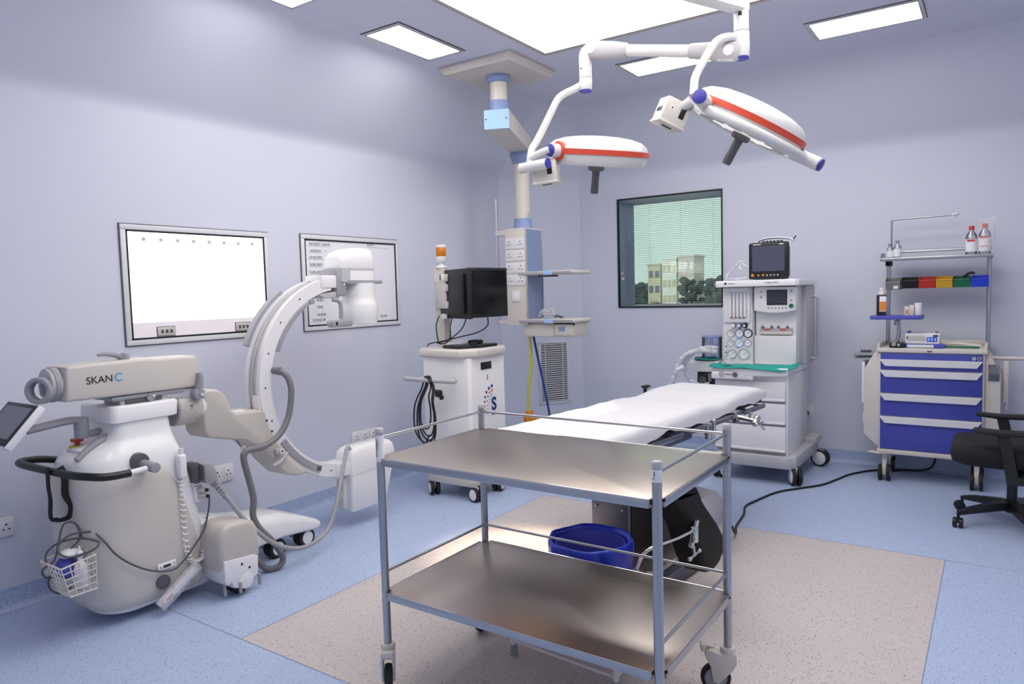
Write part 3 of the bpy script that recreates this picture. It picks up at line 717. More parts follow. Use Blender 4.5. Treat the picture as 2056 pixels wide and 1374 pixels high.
# tablet display
n = V((0, -.744, .668)); ex = V((1, 0, 0)); ey = n.cross(ex); ctr = V((-3.345, 1.205, .940))
TM = M((ex, ey, n)).transposed().to_4x4(); TM.translation = ctr
m = MB('white'); m.box((0, 0, -.014), (.29, .205, .034), .010); m.xf(TM); d = m.build('display', t)
m = MB('black'); m.box((0, 0, .0035), (.278, .192, .004), .002); m.xf(TM); m.build('bezel', d)
m = MB('screen4'); m.box((0, .006, .0055), (.238, .145, .002)); m.xf(TM); m.build('screen', d)
# push handle
m = MB('white'); m.tube([(cx + .30, 1.60, .701), (cx + .31, 1.50, .699)], .0125, seg=14); m.m('black')
m.tube([(cx - .28, 1.50, .695), (cx - .29, 1.43, .712), (cx - .27, 1.35, .722), (cx - .20, 1.315, .724), (cx, 1.33, .718), (cx + .17, 1.35, .713), (cx + .265, 1.375, .712), (cx + .31, 1.43, .704), (cx + .31, 1.525, .699)], .0165, seg=16)
m.m('white').tube([(cx - .28, 1.50, .695), (cx - .21, 1.60, .695)], .0125, seg=14)
h = m.build('push_handle', t, 'black rubber-covered push handle')
for sg in (1, -1):
    m = MB('dgrey'); m.cyl((cx + sg * .18, 1.622, .715), (cx + sg * .222, 1.622, .715), .040, seg=28, bev=.006); m.m('grey').cyl((cx + sg * .21, 1.632, .702), (cx + sg * .325, 1.632, .700), .023, seg=24, bev=.006); m.build('handle_boss', t)
m = MB('blackf')
m.tube([(cx + .05, 1.318, .736), (cx + .06, 1.312, .66), (cx + .055, 1.318, .60), (cx + .06, 1.312, .53), (cx + .07, 1.322, .515), (cx + .085, 1.345, .512), (cx + .10, 1.37, .525), (cx + .105, 1.378, .57), (cx + .09, 1.362, .62), (cx + .095, 1.362, .69), (cx + .085, 1.350, .738)], .020, flat=(1.0, .14), seg=8)
m.box((cx + .07, 1.325, .515), (.035, .028, .010), .003); m.build('strap', h)
# horizontal arm
m = MB('beige'); pts = [(1.372, 1.012), (1.378, 1.158), (1.39, 1.163), (1.74, 1.166), (1.755, 1.161), (1.955, 1.157), (1.966, 1.148), (1.968, 1.03), (1.962, 1.005)]
m.prism(pts, 'x', -3.365, -3.20, .014, 3)
m.m('ink').text('SKAN', (-3.1985, 1.452, 1.078), (0, 1, .01), (0, 0, 1), .044); m.m('inkblue').text('C', (-3.1985, 1.570, 1.078), (0, 1, .01), (0, 0, 1), .052)
arm = m.build('horizontal_arm', t, 'beige boxy horizontal arm with lettering')
m = MB('grey2'); m.cyl((-3.285, 1.33, 1.085), (-3.285, 1.375, 1.085), .070, seg=36, bev=.004); m.m('grey').cyl((-3.285, 1.345, 1.085), (-3.285, 1.36, 1.085), .074, seg=36)
m.build('arm_collar', arm)
m = MB('grey'); q = []
m.lathe([(.040, -.018), (.052, -.018), (.056, -.014), (.056, .018), (.052, .022), (.040, .022), (.037, .018), (.037, -.014), (.040, -.018)], (-3.262, 1.302, 1.068), (.50, -.80, .05), 40); m.box((-3.28, 1.328, 1.07), (.06, .03, .06), .01); m.build('ring_handle', arm)
m = MB('grey'); m.tube([(-3.28, 1.545, 1.193), (-3.28, 1.575, 1.196), (-3.28, 1.62, 1.188), (-3.28, 1.645, 1.178)], lambda u: .007 + .009 * u, seg=12); m.cyl((-3.28, 1.66, 1.155), (-3.28, 1.66, 1.195), .022, seg=22, bev=.005); m.build('lock_lever', arm)
m = MB('grey2'); m.bb((-3.37, 1.60, .962), (-3.22, 1.83, .990), .004); m.m('dgrey').bb((-3.36, 1.62, .965), (-3.212, 1.71, .985), .003); m.bb((-3.36, 1.73, .968), (-3.214, 1.79, .984), .003); m.m('grey').bb((-3.38, 1.56, .988), (-3.21, 1.90, 1.006), .004)
m.cyl((-3.215, 1.73, .985), (-3.20, 1.73, .985), .018, seg=18); m.m('white').sph((-3.198, 1.742, .990), .007, sub=2); m.build('swivel_base', t)
# yoke with the round swivel
m = MB('grey2'); m.prism([(1.77, .985), (1.80, 1.005), (1.97, 1.004), (1.99, .975), (1.95, .94), (1.87, .955)], 'x', -3.36, -3.215, .010)
m.m('beige2').cyl((-3.29, 1.868, .905), (-3.29, 1.985, .905), .088, seg=40, bev=.006); m.m('grey').cyl((-3.29, 1.862, .905), (-3.29, 1.87, .905), .083, seg=40); m.m('white').cyl((-3.29, 1.985, .905), (-3.29, 2.005, .905), .087, seg=40)
m.m('ink'); m.bb((-3.205, 1.915, .917), (-3.2015, 1.935, .920)); m.bb((-3.204, 1.924, .900), (-3.2012, 1.9265, .917))
y = m.build('swivel_yoke', t)
m = MB('grey'); m.cyl((-3.225, 1.955, .972), (-3.175, 1.955, .972), .028, seg=26, bev=.005); m.tube([(-3.19, 1.955, .97), (-3.185, 1.962, 1.01), (-3.185, 1.968, 1.045), (-3.188, 1.965, 1.075)], lambda u: .018 - .006 * u, seg=12); m.m('white').sph((-3.172, 1.965, .966), .008, sub=2); m.build('lock_lever', y)
# L-shaped carriage arm
CY, CZ, RO, RI = 2.930, .944, .597, .523
def arc(r, a0, a1, n): return [(CY + r * math.cos(math.radians(a0 + (a1 - a0) * k / n)), CZ + r * math.sin(math.radians(a0 + (a1 - a0) * k / n))) for k in range(n + 1)]
m = MB('beige2')
poly = [(1.990, .965), (2.01, .982), (2.075, .975), (2.115, .940), (2.140, .862), (2.165, .842), (2.30, .838)] + arc(RO + .004, 191, 237, 14) + [(2.53, .432), (2.46, .455), (2.385, .535), (2.32, .625), (2.22, .690), (2.09, .722), (2.01, .742), (1.990, .775)]
m.prism(poly, 'x', -3.385, -3.205, .012, 3)
m.m('white').lathe([(.032, 0), (.032, .003), (0, .004)], (-3.27, 2.22, .8395)); m.bb((-3.30, 2.33, .83), (-3.24, 2.352, .905), .004)
m.m('ink').cyl((-3.206, 2.345, .775), (-3.203, 2.345, .775), .006, seg=12); m.cyl((-3.206, 2.375, .712), (-3.203, 2.375, .712), .006, seg=12)
car = m.build('carriage_arm', t, 'beige L-shaped carriage arm')
m = MB('grey2'); m.box((-3.19, 2.40, .60), (.022, .045, .03), .006); m.m('white').cyl((-3.20, 2.41, .60), (-3.172, 2.41, .60), .014, seg=18); m.m('dgrey').cyl((-3.174, 2.41, .60), (-3.170, 2.41, .60), .006, seg=12); m.m('grey2').tube([(-3.19, 2.36, .53), (-3.18, 2.40, .545), (-3.18, 2.45, .585)], .010); m.build('brake_lever', car)
# the C itself : grooved outer face, white sides
def sweep(m, prof, a0, a1, n=64):
    R = []
    for k in range(n + 1):
        a = math.radians(a0 + (a1 - a0) * k / n)
        R.append([(x, CY + r * math.cos(a), CZ + r * math.sin(a)) for x, r in prof])
    return m.rings(R)
A0, A1 = 98, 262
m = MB('white')
sweep(m, [(-3.365, RI), (-3.235, RI), (-3.235, RO), (-3.262, RO), (-3.262, RO - .02), (-3.338, RO - .02), (-3.338, RO), (-3.365, RO)], A0, A1)
m.m('ink'); 
for k in range(33):
    a = math.radians(A0 + 6 + (A1 - A0 - 12) * k / 32); e = .010 if k % 4 else .016; c = V((-3.2345, CY + (RO - .036) * math.cos(a), CZ + (RO - .036) * math.sin(a)))
    m.box(c, (.0008, .0016 if k % 4 else .008, .0028 if k % 4 else .010), rot=M.Rotation(a, 3, 'X'))
carc = m.build('c_arm', t, 'white graduated C-shaped arm', angle=40)
m = MB('grey2'); sweep(m, [(-3.332, RO - .024), (-3.300, RO - .024), (-3.300, RO - .008), (-3.332, RO - .008)], A0, A1); m.m('beige'); sweep(m, [(-3.296, RO - .024), (-3.268, RO - .024), (-3.268, RO - .010), (-3.296, RO - .010)], A0, A1); m.build('running_rail', carc)
m = MB('grey'); sweep(m, [(-3.255, RI + .003), (-3.222, RI - .004), (-3.222, RI - .022), (-3.255, RI - .022)], 117, 158, 20); m.cyl((-3.24, CY + (RI - .012) * math.cos(math.radians(117)), CZ + (RI - .012) * math.sin(math.radians(117))), (-3.215, CY + (RI - .012) * math.cos(math.radians(117)), CZ + (RI - .012) * math.sin(math.radians(117))), .016, seg=18); m.build('inner_grip', carc)
m = MB('grey'); sweep(m, [(-3.405, RO + .018), (-3.366, RO + .018), (-3.366, RO - .030), (-3.405, RO - .030)], 122, 158, 20); m.build('outer_grip', carc)
m = MB('grey'); sweep(m, [(-3.234, RI + .052), (-3.222, RI + .052), (-3.222, RI + .018), (-3.234, RI + .018)], 213, 247, 20); m.m('dgrey').box((-3.222, CY + (RI + .035) * math.cos(math.radians(245)), CZ + (RI + .035) * math.sin(math.radians(245))), (.012, .03, .025), .006); m.build('guide_strip', carc)
# image intensifier
ix, iy = -3.30, 3.10
m = MB('white2'); R = []
for z, y0, y1, hw, r in ((1.590, 2.925, 3.205, .083, .03), (1.60, 2.920, 3.210, .087, .04), (1.655, 2.922, 3.208, .087, .04), (1.685, 2.950, 3.203, .083, .04), (1.705, 3.0, 3.197, .076, .04), (1.717, 3.04, 3.185, .062, .04)):
    R.append(rrect(ix - hw, ix + hw, y0, y1, r, z, 6))
m.rings(R); ii = m.build('image_intensifier', t, 'white domed image intensifier housing', angle=55)
m = MB('grey2'); m.rings([rrect(ix - .086, ix + .086, 2.922, 3.209, .03, z, 6) for z in (1.580, 1.592)]); m.rings([rrect(ix - .087, ix + .087, 2.920, 3.0, .015, z, 4) for z in (1.510, 1.582)]); m.m('white2').rings([rrect(ix - .08, ix + .085, 2.96, 3.206, .03, z, 6) for z in (1.516, 1.580)]); m.build('collar', ii)
m = MB('grey'); m.rings([rrect(ix - .085, ix + .09, 2.95, 3.205, .03, z, 6) for z in (1.500, 1.520)]); m.box((ix + .05, 3.235, 1.510), (.05, .08, .022), .008); m.build('hand_ring', ii)
m = MB('white2'); m.lathe([(.100, 1.502), (.100, 1.425), (.101, 1.405), (.113, 1.378), (.115, 1.365), (.115, 1.285), (.110, 1.275), (.108, 1.258), (.0, 1.256)], (ix + .015, 3.118, 0), seg=56); m.m('grey').lathe([(.06, 1.2575), (.06, 1.2545), (0, 1.254)], (ix + .015, 3.118, 0)); m.build('detector_tube', ii, angle=40)
m = MB('grey'); m.bb((-3.38, 2.89, 1.425), (-3.222, 2.965, 1.585), .012); m.m('white'); m.cyl((-3.223, 2.945, 1.535), (-3.2195, 2.945, 1.535), .008, seg=14); m.cyl((-3.223, 2.945, 1.498), (-3.2195, 2.945, 1.498), .008, seg=14)
m.m('grey2').prism([(2.76, 1.44), (2.90, 1.455), (2.92, 1.415), (2.80, 1.415)], 'x', -3.35, -3.235, .006); m.build('detector_bracket', ii)
m = MB('grey'); m.tube([(-3.24, 2.868, 1.405), (-3.235, 2.90, 1.400), (-3.23, 2.918, 1.375), (-3.23, 2.918, 1.29)], .012, seg=12); m.bb((-3.275, 2.84, 1.243), (-3.215, 3.0, 1.285), .012); m.m('black').bb((-3.2165, 2.862, 1.256), (-3.2135, 2.878, 1.274)); m.build('laser_aimer', ii)
m = MB('white'); m.bb((-3.371, 2.78, 1.475), (-3.229, 2.90, 1.549), .006); m.build('end_bracket', carc)
# X-ray tube housing at the lower end
m = MB('white2'); R = []
for z, y0, y1, hw, r in ((.335, 2.935, 3.325, .075, .02), (.345, 2.930, 3.330, .079, .03), (.43, 2.932, 3.328, .079, .035), (.47, 2.940, 3.318, .074, .035), (.490, 2.960, 3.30, .066, .035), (.500, 2.985, 3.27, .052, .035)): R.append(rrect(-3.295 - hw, -3.295 + hw, y0, y1, r, z, 6))
m.rings(R); R = [rrect(-3.295 - hw, -3.295 + hw, y0, y1, .015, z, 5) for z, y0, y1, hw in ((.105, 2.945, 3.23, .062), (.113, 2.938, 3.24, .066), (.32, 2.945, 3.30, .071), (.336, 2.945, 3.305, .072))]
m.rings(R); tk = m.build('xray_tube_housing', t, 'white X-ray tube housing at the lower end of the C', angle=50)
m = MB('white'); m.bb((-3.370, 2.83, .345), (-3.229, 2.95, .425), .006); m.bb((-3.345, 2.925, .13), (-3.275, 2.948, .32), .003); m.m('ivory').bb((-3.335, 2.9225, .235), (-3.29, 2.926, .295)); m.m('dgrey').bb((-3.333, 2.9215, .262), (-3.292, 2.9235, .272)); m.m('ivory').bb((-3.335, 2.9225, .14), (-3.29, 2.926, .195)); m.build('housing_bracket', tk)
# side outrigger and front leg
m = MB('beige2'); m.prism([(1.885, .145), (1.885, .30), (1.90, .345), (1.94, .366), (2.03, .362), (2.08, .34), (2.10, .30), (2.105, .165)], 'x', -3.16, -2.972, .028, 4); m.build('outrigger', t, 'beige rounded outrigger', angle=50)
m = MB('white'); m.prism([(1.898, .20), (1.898, .10), (1.915, .075), (1.93, .085), (1.945, .055), (1.97, .045), (2.02, .04), (2.05, .065), (2.08, .08), (2.085, .17), (2.06, .185)], 'x', -3.13, -2.966, .010)
m.m('ink').cyl((-2.967, 1.99, .158), (-2.9645, 1.99, .158), .006, seg=12); m.cyl((-2.967, 2.03, .130), (-2.9645, 2.03, .130), .006, seg=12)
c = m.build('caster_cover', t)
m = MB('rubber'); m.cyl((-3.08, 2.01, .05), (-3.01, 2.01, .05), .05, seg=30, bev=.006); m.m('white').cyl((-2.985, 2.01, .07), (-2.962, 2.01, .07), .038, seg=28, bev=.004)
m.m('grey'); 
for yy, xx in ((1.915, -3.0), (1.975, -2.965), (2.09, -2.975)): m.cyl((xx, yy, .022), (xx, yy, .075), .008, seg=12)
m.build('wheel', c)
m = MB('white2')
R = []
for y, x0, x1, z0, z1, r in ((1.93, -3.50, -3.16, .10, .335, .05), (2.05, -3.50, -3.16, .11, .318, .06), (2.18, -3.48, -3.17, .115, .285, .06), (2.30, -3.46, -3.18, .12, .268, .06), (2.42, -3.46, -3.20, .115, .25, .055), (2.55, -3.46, -3.21, .10, .20, .04), (2.66, -3.455, -3.22, .085, .15, .03), (2.695, -3.44, -3.235, .085, .128, .02)):
    ring = [(p[0], y, p[1]) for p in rrect(x0, x1, z0, z1, .02, 0, 5, r)]; R.append(ring)
m.rings(R); leg = m.build('front_leg', t, angle=50)
for yy in (2.40, 2.60):
    m = MB('rubber'); m.cyl((-3.30, yy, .055), (-3.235, yy, .055), .054, seg=30, bev=.006); m.m('white').cyl((-3.24, yy, .055), (-3.232, yy, .055), .036, seg=24); m.m('grey2').bb((-3.345, yy - .045, .05), (-3.305, yy + .05, .11), .006); m.build('wheel', leg)
# connector plates and hand switch on the side
m = MB('white'); m.bb((-3.142, 1.868, .465), (-3.125, 1.91, .545), .006); m.m('beige2').cyl((-3.13, 1.885, .523), (-3.095, 1.905, .523), .012, seg=16); m.cyl((-3.13, 1.888, .495), (-3.095, 1.908, .493), .012, seg=16); m.m('black').cyl((-3.095, 1.905, .523), (-3.085, 1.912, .523), .008, seg=14); m.cyl((-3.095, 1.908, .493), (-3.085, 1.914, .493), .008, seg=14); m.build('connector_plate', t)
m = MB('white'); m.bb((-3.135, 1.785, .60), (-3.098, 1.825, .715), .012, 3); m.cyl((-3.116, 1.806, .71), (-3.116, 1.806, .74), .011, seg=14)
P = [(-3.118, 1.798, .60), (-3.118, 1.80, .54), (-3.118, 1.80, .46), (-3.118, 1.802, .37), (-3.118, 1.808, .27), (-3.118, 1.825, .205), (-3.118, 1.858, .188), (-3.118, 1.885, .205), (-3.118, 1.90, .26), (-3.118, 1.908, .335), (-3.116, 1.915, .41)]
Q = spline([V(p) for p in P], 18); H_ = []
for i, p in enumerate(Q):
    a = i * 1.15; H_.append((p.x + .0105 * math.cos(a), p.y + .0105 * math.sin(a), p.z + .003 * math.sin(a)))
m.tube(H_, .0042, seg=6, sm=1); m.build('hand_switch', t, 'white hand switch with coiled cord')
m = MB('dgrey'); m.cyl((-3.13, 1.690, .145), (-3.115, 1.690, .145), .032, seg=26, bev=.004); m.build('knob', t)
m = MB('label'); m.bb((-3.126, 1.668, .200), (-3.121, 1.755, .232), .002); m.m('ink').bb((-3.1215, 1.694, .209), (-3.120, 1.728, .221)); m.box((-3.1205, 1.682, .214), (.001, .004, .006)); m.box((-3.1205, 1.745, .218), (.001, .004, .006)); m.build('plate_label', t)
# big grey cable connector
m = MB('dgrey'); m.bb((-3.17, 1.86, .56), (-3.10, 1.885, .66), .006); m.m('grey').prism([(1.885, .655), (1.93, .652), (1.955, .62), (1.965, .565), (1.935, .545), (1.895, .56)], 'x', -3.155, -3.075, .012); m.m('dgrey').bb((-3.16, 1.883, .575), (-3.07, 1.893, .648), .004)
pts = [(-3.10, 1.945, .56), (-3.09, 1.965, .53), (-3.08, 1.985, .50)]
for k in range(7):
    u = k / 6; p = V((-3.10, 1.945, .565)).lerp(V((-3.078, 1.995, .475)), u); m.m('hosel').cyl(p, p + V((.0018, .004, -.0072)), .021 - .006 * u, seg=18, bev=.002)
m.build('cable_plug', t, 'grey ribbed cable plug')
m = MB('hosel'); m.tube([(-3.079, 1.99, .485), (-3.05, 2.02, .42), (-3.03, 2.05, .36), (-3.02, 2.102, .292), (-3.02, 2.2, .191), (-3.02, 2.304, .127), (-3.04, 2.418, .092), (-3.08, 2.561, .090), (-3.10, 2.652, .136), (-3.115, 2.716, .231), (-3.15, 2.787, .347), (-3.19, 2.862, .455), (-3.215, 2.905, .515), (-3.24, 2.95, .498)], .0115, seg=12); m.build('cable', t, 'light grey cable from the plug to the tube housing')
m = MB('hose'); m.cyl((-3.236, 2.43, 1.035), (-3.19, 2.435, 1.030), .022, seg=20, bev=.003)
m.tube([(-3.20, 2.440, 1.032), (-3.17, 2.462, 1.00), (-3.15, 2.468, .945), (-3.145, 2.460, .87), (-3.14, 2.431, .779), (-3.13, 2.361, .700), (-3.12, 2.258, .662), (-3.12, 2.184, .660), (-3.12, 2.145, .655), (-3.12, 2.136, .62), (-3.12, 2.148, .56), (-3.12, 2.162, .50), (-3.12, 2.18, .405), (-3.12, 2.172, .32), (-3.11, 2.198, .248), (-3.10, 2.259, .169), (-3.09, 2.305, .09), (-3.085, 2.312, .045), (-3.095, 2.283, .018), (-3.115, 2.235, .022), (-3.135, 2.209, .055), (-3.16, 2.19, .10)], .0165, seg=14); m.build('cable', t, 'thick dark grey hose looping from the C to the floor')
m = MB('chrome'); m.lathe([(.026, -.005), (.031, -.005), (.031, .005), (.026, .005), (.026, -.005)], (-3.125, 2.148, .662), (.8, .5, .2), 30); m.m('dgrey').tube([(-3.15, 2.15, .675), (-3.205, 2.16, .70)], .006); m.build('cable_ring', t)

# wire, basket and things in it
m = MB('greycable'); P = [(-3.17, 1.43, .45), (-3.13, 1.455, .40), (-3.112, 1.484, .345), (-3.108, 1.544, .282), (-3.108, 1.628, .223), (-3.108, 1.719, .192), (-3.108, 1.773, .209), (-3.105, 1.848, .28), (-3.10, 1.89, .34), (-3.095, 1.916, .43), (-3.09, 1.919, .49)]
m.tube(P, .0042, seg=8)
m.tube([(-3.17, 1.43, .45), (-3.20, 1.36, .455), (-3.22, 1.32, .43), (-3.20, 1.30, .395), (-3.17, 1.33, .37), (-3.13, 1.40, .385), (-3.14, 1.43, .41), (-3.2, 1.38, .43), (-3.24, 1.31, .42), (-3.25, 1.27, .38), (-3.22, 1.28, .33), (-3.18, 1.35, .335), (-3.20, 1.345, .30), (-3.25, 1.275, .285), (-3.25, 1.255, .325), (-3.22, 1.29, .36), (-3.22, 1.31, .43), (-3.22, 1.335, .50), (-3.21, 1.375, .495), (-3.20, 1.385, .43), (-3.22, 1.33, .37), (-3.25, 1.285, .30), (-3.25, 1.275, .245), (-3.22, 1.30, .215), (-3.19, 1.335, .235)], .0042, seg=8)
single(m, 'looped_wire', 'thin grey wire tangled above the white basket and looping along the machine', 'cable', (-3.2, 1.4, .3))
bt = thing('mesh_basket', 'small white plastic mesh basket hung on the rear of the X-ray machine', 'basket', (-3.19, 1.36, .22))
m = MB('ivory')
# basket frame: bottom y0..y1 / x0..x1 tapered
def bpt(u, v, h):   # u,v in 0..1, h 0..1
    x = -3.27 + u * .15; y = 1.300 + v * .105
    gx = (u - .5) * .03 * h; gy = (v - .5) * .03 * h - .02 * h
    return V((x + gx, y + gy, .222 + .15 * h - .02 * (1 - v) * h))
def bar(p, q, r=.0026): m.cyl(p, q, r, seg=6)
for h in (0, .2, .4, .6, .8, 1):
    c = [bpt(0, 0, h), bpt(1, 0, h), bpt(1, 1, h), bpt(0, 1, h)]
    for k in range(4): bar(c[k], c[(k + 1) % 4], .004 if h in (0, 1) else .0026)
for k in range(7):
    u = k / 6
    bar(bpt(u, 0, 0), bpt(u, 0, 1)); bar(bpt(u, 1, 0), bpt(u, 1, 1)); bar(bpt(u, 0, 0), bpt(u, 1, 0))
for k in range(5):
    v = k / 4
    bar(bpt(0, v, 0), bpt(0, v, 1)); bar(bpt(1, v, 0), bpt(1, v, 1)); bar(bpt(0, v, 0), bpt(1, v, 0))
m.build('mesh', bt)
m = MB('white'); m.lathe([(0, 0), (.024, .001), (.026, .006), (.026, .085), (.020, .105), (.010, .115), (.010, .128), (.013, .129), (.013, .15), (.006, .158), (.004, .175), (0, .176)], (-3.165, 1.365, .232)); single(m, 'plastic_bottle', 'white squeeze bottle standing in the mesh basket', 'bottle', (-3.165, 1.365, .232))
m = MB('trayb'); rr_ = random.Random(5); m.sph((-3.225, 1.335, .315), .045, (1, .9, 1.1), 3); m.m('label').sph((-3.21, 1.345, .375), .038, (1.1, 1, .5), 3); single(m, 'gel_pouch', 'blue and white pouch in the mesh basket behind the squeeze bottle', 'pouch', (-3.225, 1.335, .26))
m = MB('wrap'); R = []; rnd = random.Random(9)
for k in range(9):
    u = k / 8; c = V((-3.095, 1.655, .045)).lerp(V((-3.105, 1.852, .175)), u); d = V((0, .6, -.8))
    R.append([c + V((.018 * math.cos(a) + rnd.uniform(-.004, .004), 0, 0)) + d * (.032 * math.sin(a) + rnd.uniform(-.004, .004)) for a in [2 * PI * j / 12 for j in range(12)]])
m.rings(R); m.m('label').box((-3.10, 1.755, .11), (.010, .19, .03), .003, rot=M.Rotation(math.radians(33), 3, 'X')); m.m('inkred').box((-3.0945, 1.70, .075), (.001, .03, .012), rot=M.Rotation(math.radians(33), 3, 'X'))
single(m, 'wrapped_packet', 'clear plastic wrapped packet tucked low against the X-ray machine', 'packet', (-3.1, 1.75, .03), angle=80)
# ------------------------------------------------------------------ ceiling supply pendant
t = thing('supply_pendant', 'ceiling-hung beige supply pendant with socket column and shelves', 'ceiling pendant', (-2.95, 4.22, 2.95))
m = MB('beige'); m.rings([[(-2.95 + sx * q, 4.22 + sy * q * .96, z) for sx, sy in ((-1, -1), (1, -1), (1, 1), (-1, 1))] for q, z in ((.300, H - .002), (.300, 2.985), (.272, 2.948))]); m.build('ceiling_plate', t, angle=20)
m = MB('cblue'); m.lathe([(.062, 2.948), (.085, 2.948), (.085, 2.925), (.072, 2.905), (.060, 2.90)], (-2.95, 4.22, 0)); m.build('collar', t, 'slate blue collar')
m = MB('cream'); m.cyl((-2.95, 4.22, 2.70), (-2.95, 4.22, 2.95), .060, seg=40); m.build('tube', t)
m = MB('cblue'); m.lathe([(.058, 2.775), (.066, 2.775), (.068, 2.72), (.074, 2.70), (.074, 2.695), (.05, 2.695)], (-2.95, 4.22, 0)); m.build('collar', t, 'slate blue collar')
p0, p1 = V((-2.95, 4.22, 2.635)), V((-3.235, 4.925, 2.59)); d = (p1 - p0); d.z = 0; d.normalize(); sd = V((d.y, -d.x, 0))
def armring(p, h, wd, z): return [(*(p + sd * sx * wd).xy, z + sz * h) for sx, sz in ((-1, -1), (1, -1), (1, 1), (-1, 1))]
m = MB('beige'); m.rings([armring(p0 - d * .085, .066, .088, 2.632), armring(p1 + d * .09, .058, .088, 2.605)]); am = m.build('arm', t, angle=20)
m = MB('lblue'); m.rings([armring(p0 - d * .091, .066, .089, 2.632), armring(p0 - d * .085, .066, .089, 2.632)]); m.m('ink')
for sx in (-.075, .07): q = p0 - d * .092 + sd * sx; m.cyl((q.x, q.y, 2.635), tuple(V((q.x, q.y, 2.635)) - d * .002), .005, seg=12)
m.build('end_cap', am, 'light blue end cap')
x2, y2 = -3.235, 4.925
m = MB('cblue'); m.lathe([(.060, 2.55), (.094, 2.55), (.094, 2.525), (.072, 2.47), (.066, 2.462), (.058, 2.462)], (x2, y2, 0)); m.build('collar', t, 'slate blue collar')
m = MB('cream'); m.cyl((x2, y2, 1.95), (x2, y2, 2.54), .0615, seg=40); m.build('tube', t)
m = MB('cblue'); m.lathe([(.058, 2.02), (.070, 2.02), (.074, 1.965), (.086, 1.945), (.086, 1.94), (.05, 1.94)], (x2, y2, 0)); m.build('collar', t, 'slate blue collar')
hx0, hx1, hy0, hy1, hz0, hz1 = -3.335, -3.135, 4.80, 5.05, 1.150, 1.938
m = MB('cream'); m.bb((hx0, hy0, hz0), (hx1, hy1, hz1), .008)
hd = m.build('service_column', t)
m = MB('pblue'); m.bb((hx1 - .002, hy0 + .012, hz0 + .02), (hx1 + .002, hy1 - .012, hz1 - .012)); m.build('side_panel', hd, 'blue side panel')
for y in (hy0 + .004, hy1 - .004):
    m = MB('alu'); m.bb((hx1 - .004, y - .006, hz0 + .01), (hx1 + .008, y + .006, hz1 - .008), .002); m.build('rail', hd)
for k in range(4):
    z = 1.815 - k * .098
    m = MB('white'); m.bb((hx0 + .006, hy0 - .008, z - .045), (hx1 - .012, hy0 + .002, z + .045), .004); m.m('ink')
    for sx in (-1, 1):
        for dx, dz, r in ((0, .014, .005), (-.013, -.011, .0045), (.013, -.011, .0045)): m.cyl((x2 + sx * .055 - .002 + dx, hy0 - .0095, z + dz), (x2 + sx * .055 - .002 + dx, hy0 - .007, z + dz), r, seg=10)
        m.m('inkgrey').bb((x2 + sx * .018 - .008, hy0 - .0085, z - .014), (x2 + sx * .018 + .004, hy0 - .0078, z - .012)); m.m('ink')
    m.build('socket_panel', hd)
m = MB('white'); m.bb((x2 - .04, hy0 - .010, 1.345), (x2 + .04, hy0 + .002, 1.435), .004); m.m('label').bb((x2 - .025, hy0 - .012, 1.362), (x2 + .025, hy0 - .009, 1.418), .003); m.build('switch_plate', hd)
m = MB('ivory'); m.bb((-3.44, hy0 + .01, 1.885), (hx0 + .03, hy0 + .045, 1.93), .006); m.m('lblue').cyl((-3.435, hy0 + .028, 1.885), (-3.435, hy0 + .028, 1.93), .020); m.build('pole_bracket', t)
m = MB('ivory'); m.bb((-3.425, hy0 + .01, 1.155), (hx0 + .02, hy0 + .045, 1.19), .006); m.build('pole_bracket', t)
m = MB('alu'); m.cyl((-3.435, hy0 + .028, 1.15), (-3.435, hy0 + .028, 2.185), .0105, seg=18); m.sph((-3.435, hy0 + .028, 2.185), .011, sub=2); m.build('pole', t)
m = MB('alu'); a = (x2 - .06, y2, 2.035)
m.tube([(x2 - .055, y2, 2.03), (x2 - .085, y2 - .02, 2.035), (x2 - .11, y2 - .04, 2.03)], .003, seg=6); m.build('hook', t); m = MB('alu'); m.tube([(x2 - .07, y2 - .08, 2.015), (x2 - .10, y2 - .10, 2.005), (x2 - .118, y2 - .11, 2.01)], .003, seg=6); m.build('hook', t); m = MB('alu'); m.tube([(x2 + .06, y2 - .02, 2.02), (x2 + .075, y2 - .03, 2.04), (x2 + .08, y2 - .03, 2.065)], .003, seg=6); m.build('hook', t)
for z in (1.553, 1.172):
    m = MB('ivory'); m.bb((-3.215, 4.79, z), (-2.70, 5.08, z + .030), .010, 3)
    m.m('alu').bb((-3.20, 4.782, z + .006), (-2.71, 4.79, z + .026), .002)
    sh = m.build('shelf', t)
    m = MB('lblue'); m.bb((-2.965, 4.778, z - .003), (-2.885, 4.786, z + .032), .003); m.build('clamp', sh, 'light blue rail clamp')
m = MB('dgrey'); m.bb((-3.05, 4.84, 1.538), (-2.93, 4.96, 1.553), .003); m.build('bracket', t)
m = MB('beige'); m.bb((-3.185, 4.83, 1.058), (-2.72, 5.06, 1.172), .006); dw = m.build('drawer_box', t)
m = MB('ivory'); m.bb((-3.18, 4.82, 1.062), (-2.905, 4.832, 1.158), .003); m.bb((-2.895, 4.822, 1.072), (-2.73, 4.832, 1.160), .003); m.m('pblue').bb((-2.855, 4.819, 1.105), (-2.80, 4.823, 1.14), .002); m.m('black').bb((-2.90, 4.828, 1.150), (-2.72, 4.834, 1.172)); m.build('drawer', dw)
m = MB('wrap'); m.tube([(-3.10, 4.93, 1.222), (-3.07, 4.90, 1.25), (-3.02, 4.89, 1.27), (-2.97, 4.92, 1.25), (-2.98, 4.96, 1.225), (-3.04, 4.96, 1.235), (-3.08, 4.93, 1.255), (-3.03, 4.90, 1.24), (-2.96, 4.90, 1.28), (-2.955, 4.91, 1.24)], .013, seg=8)
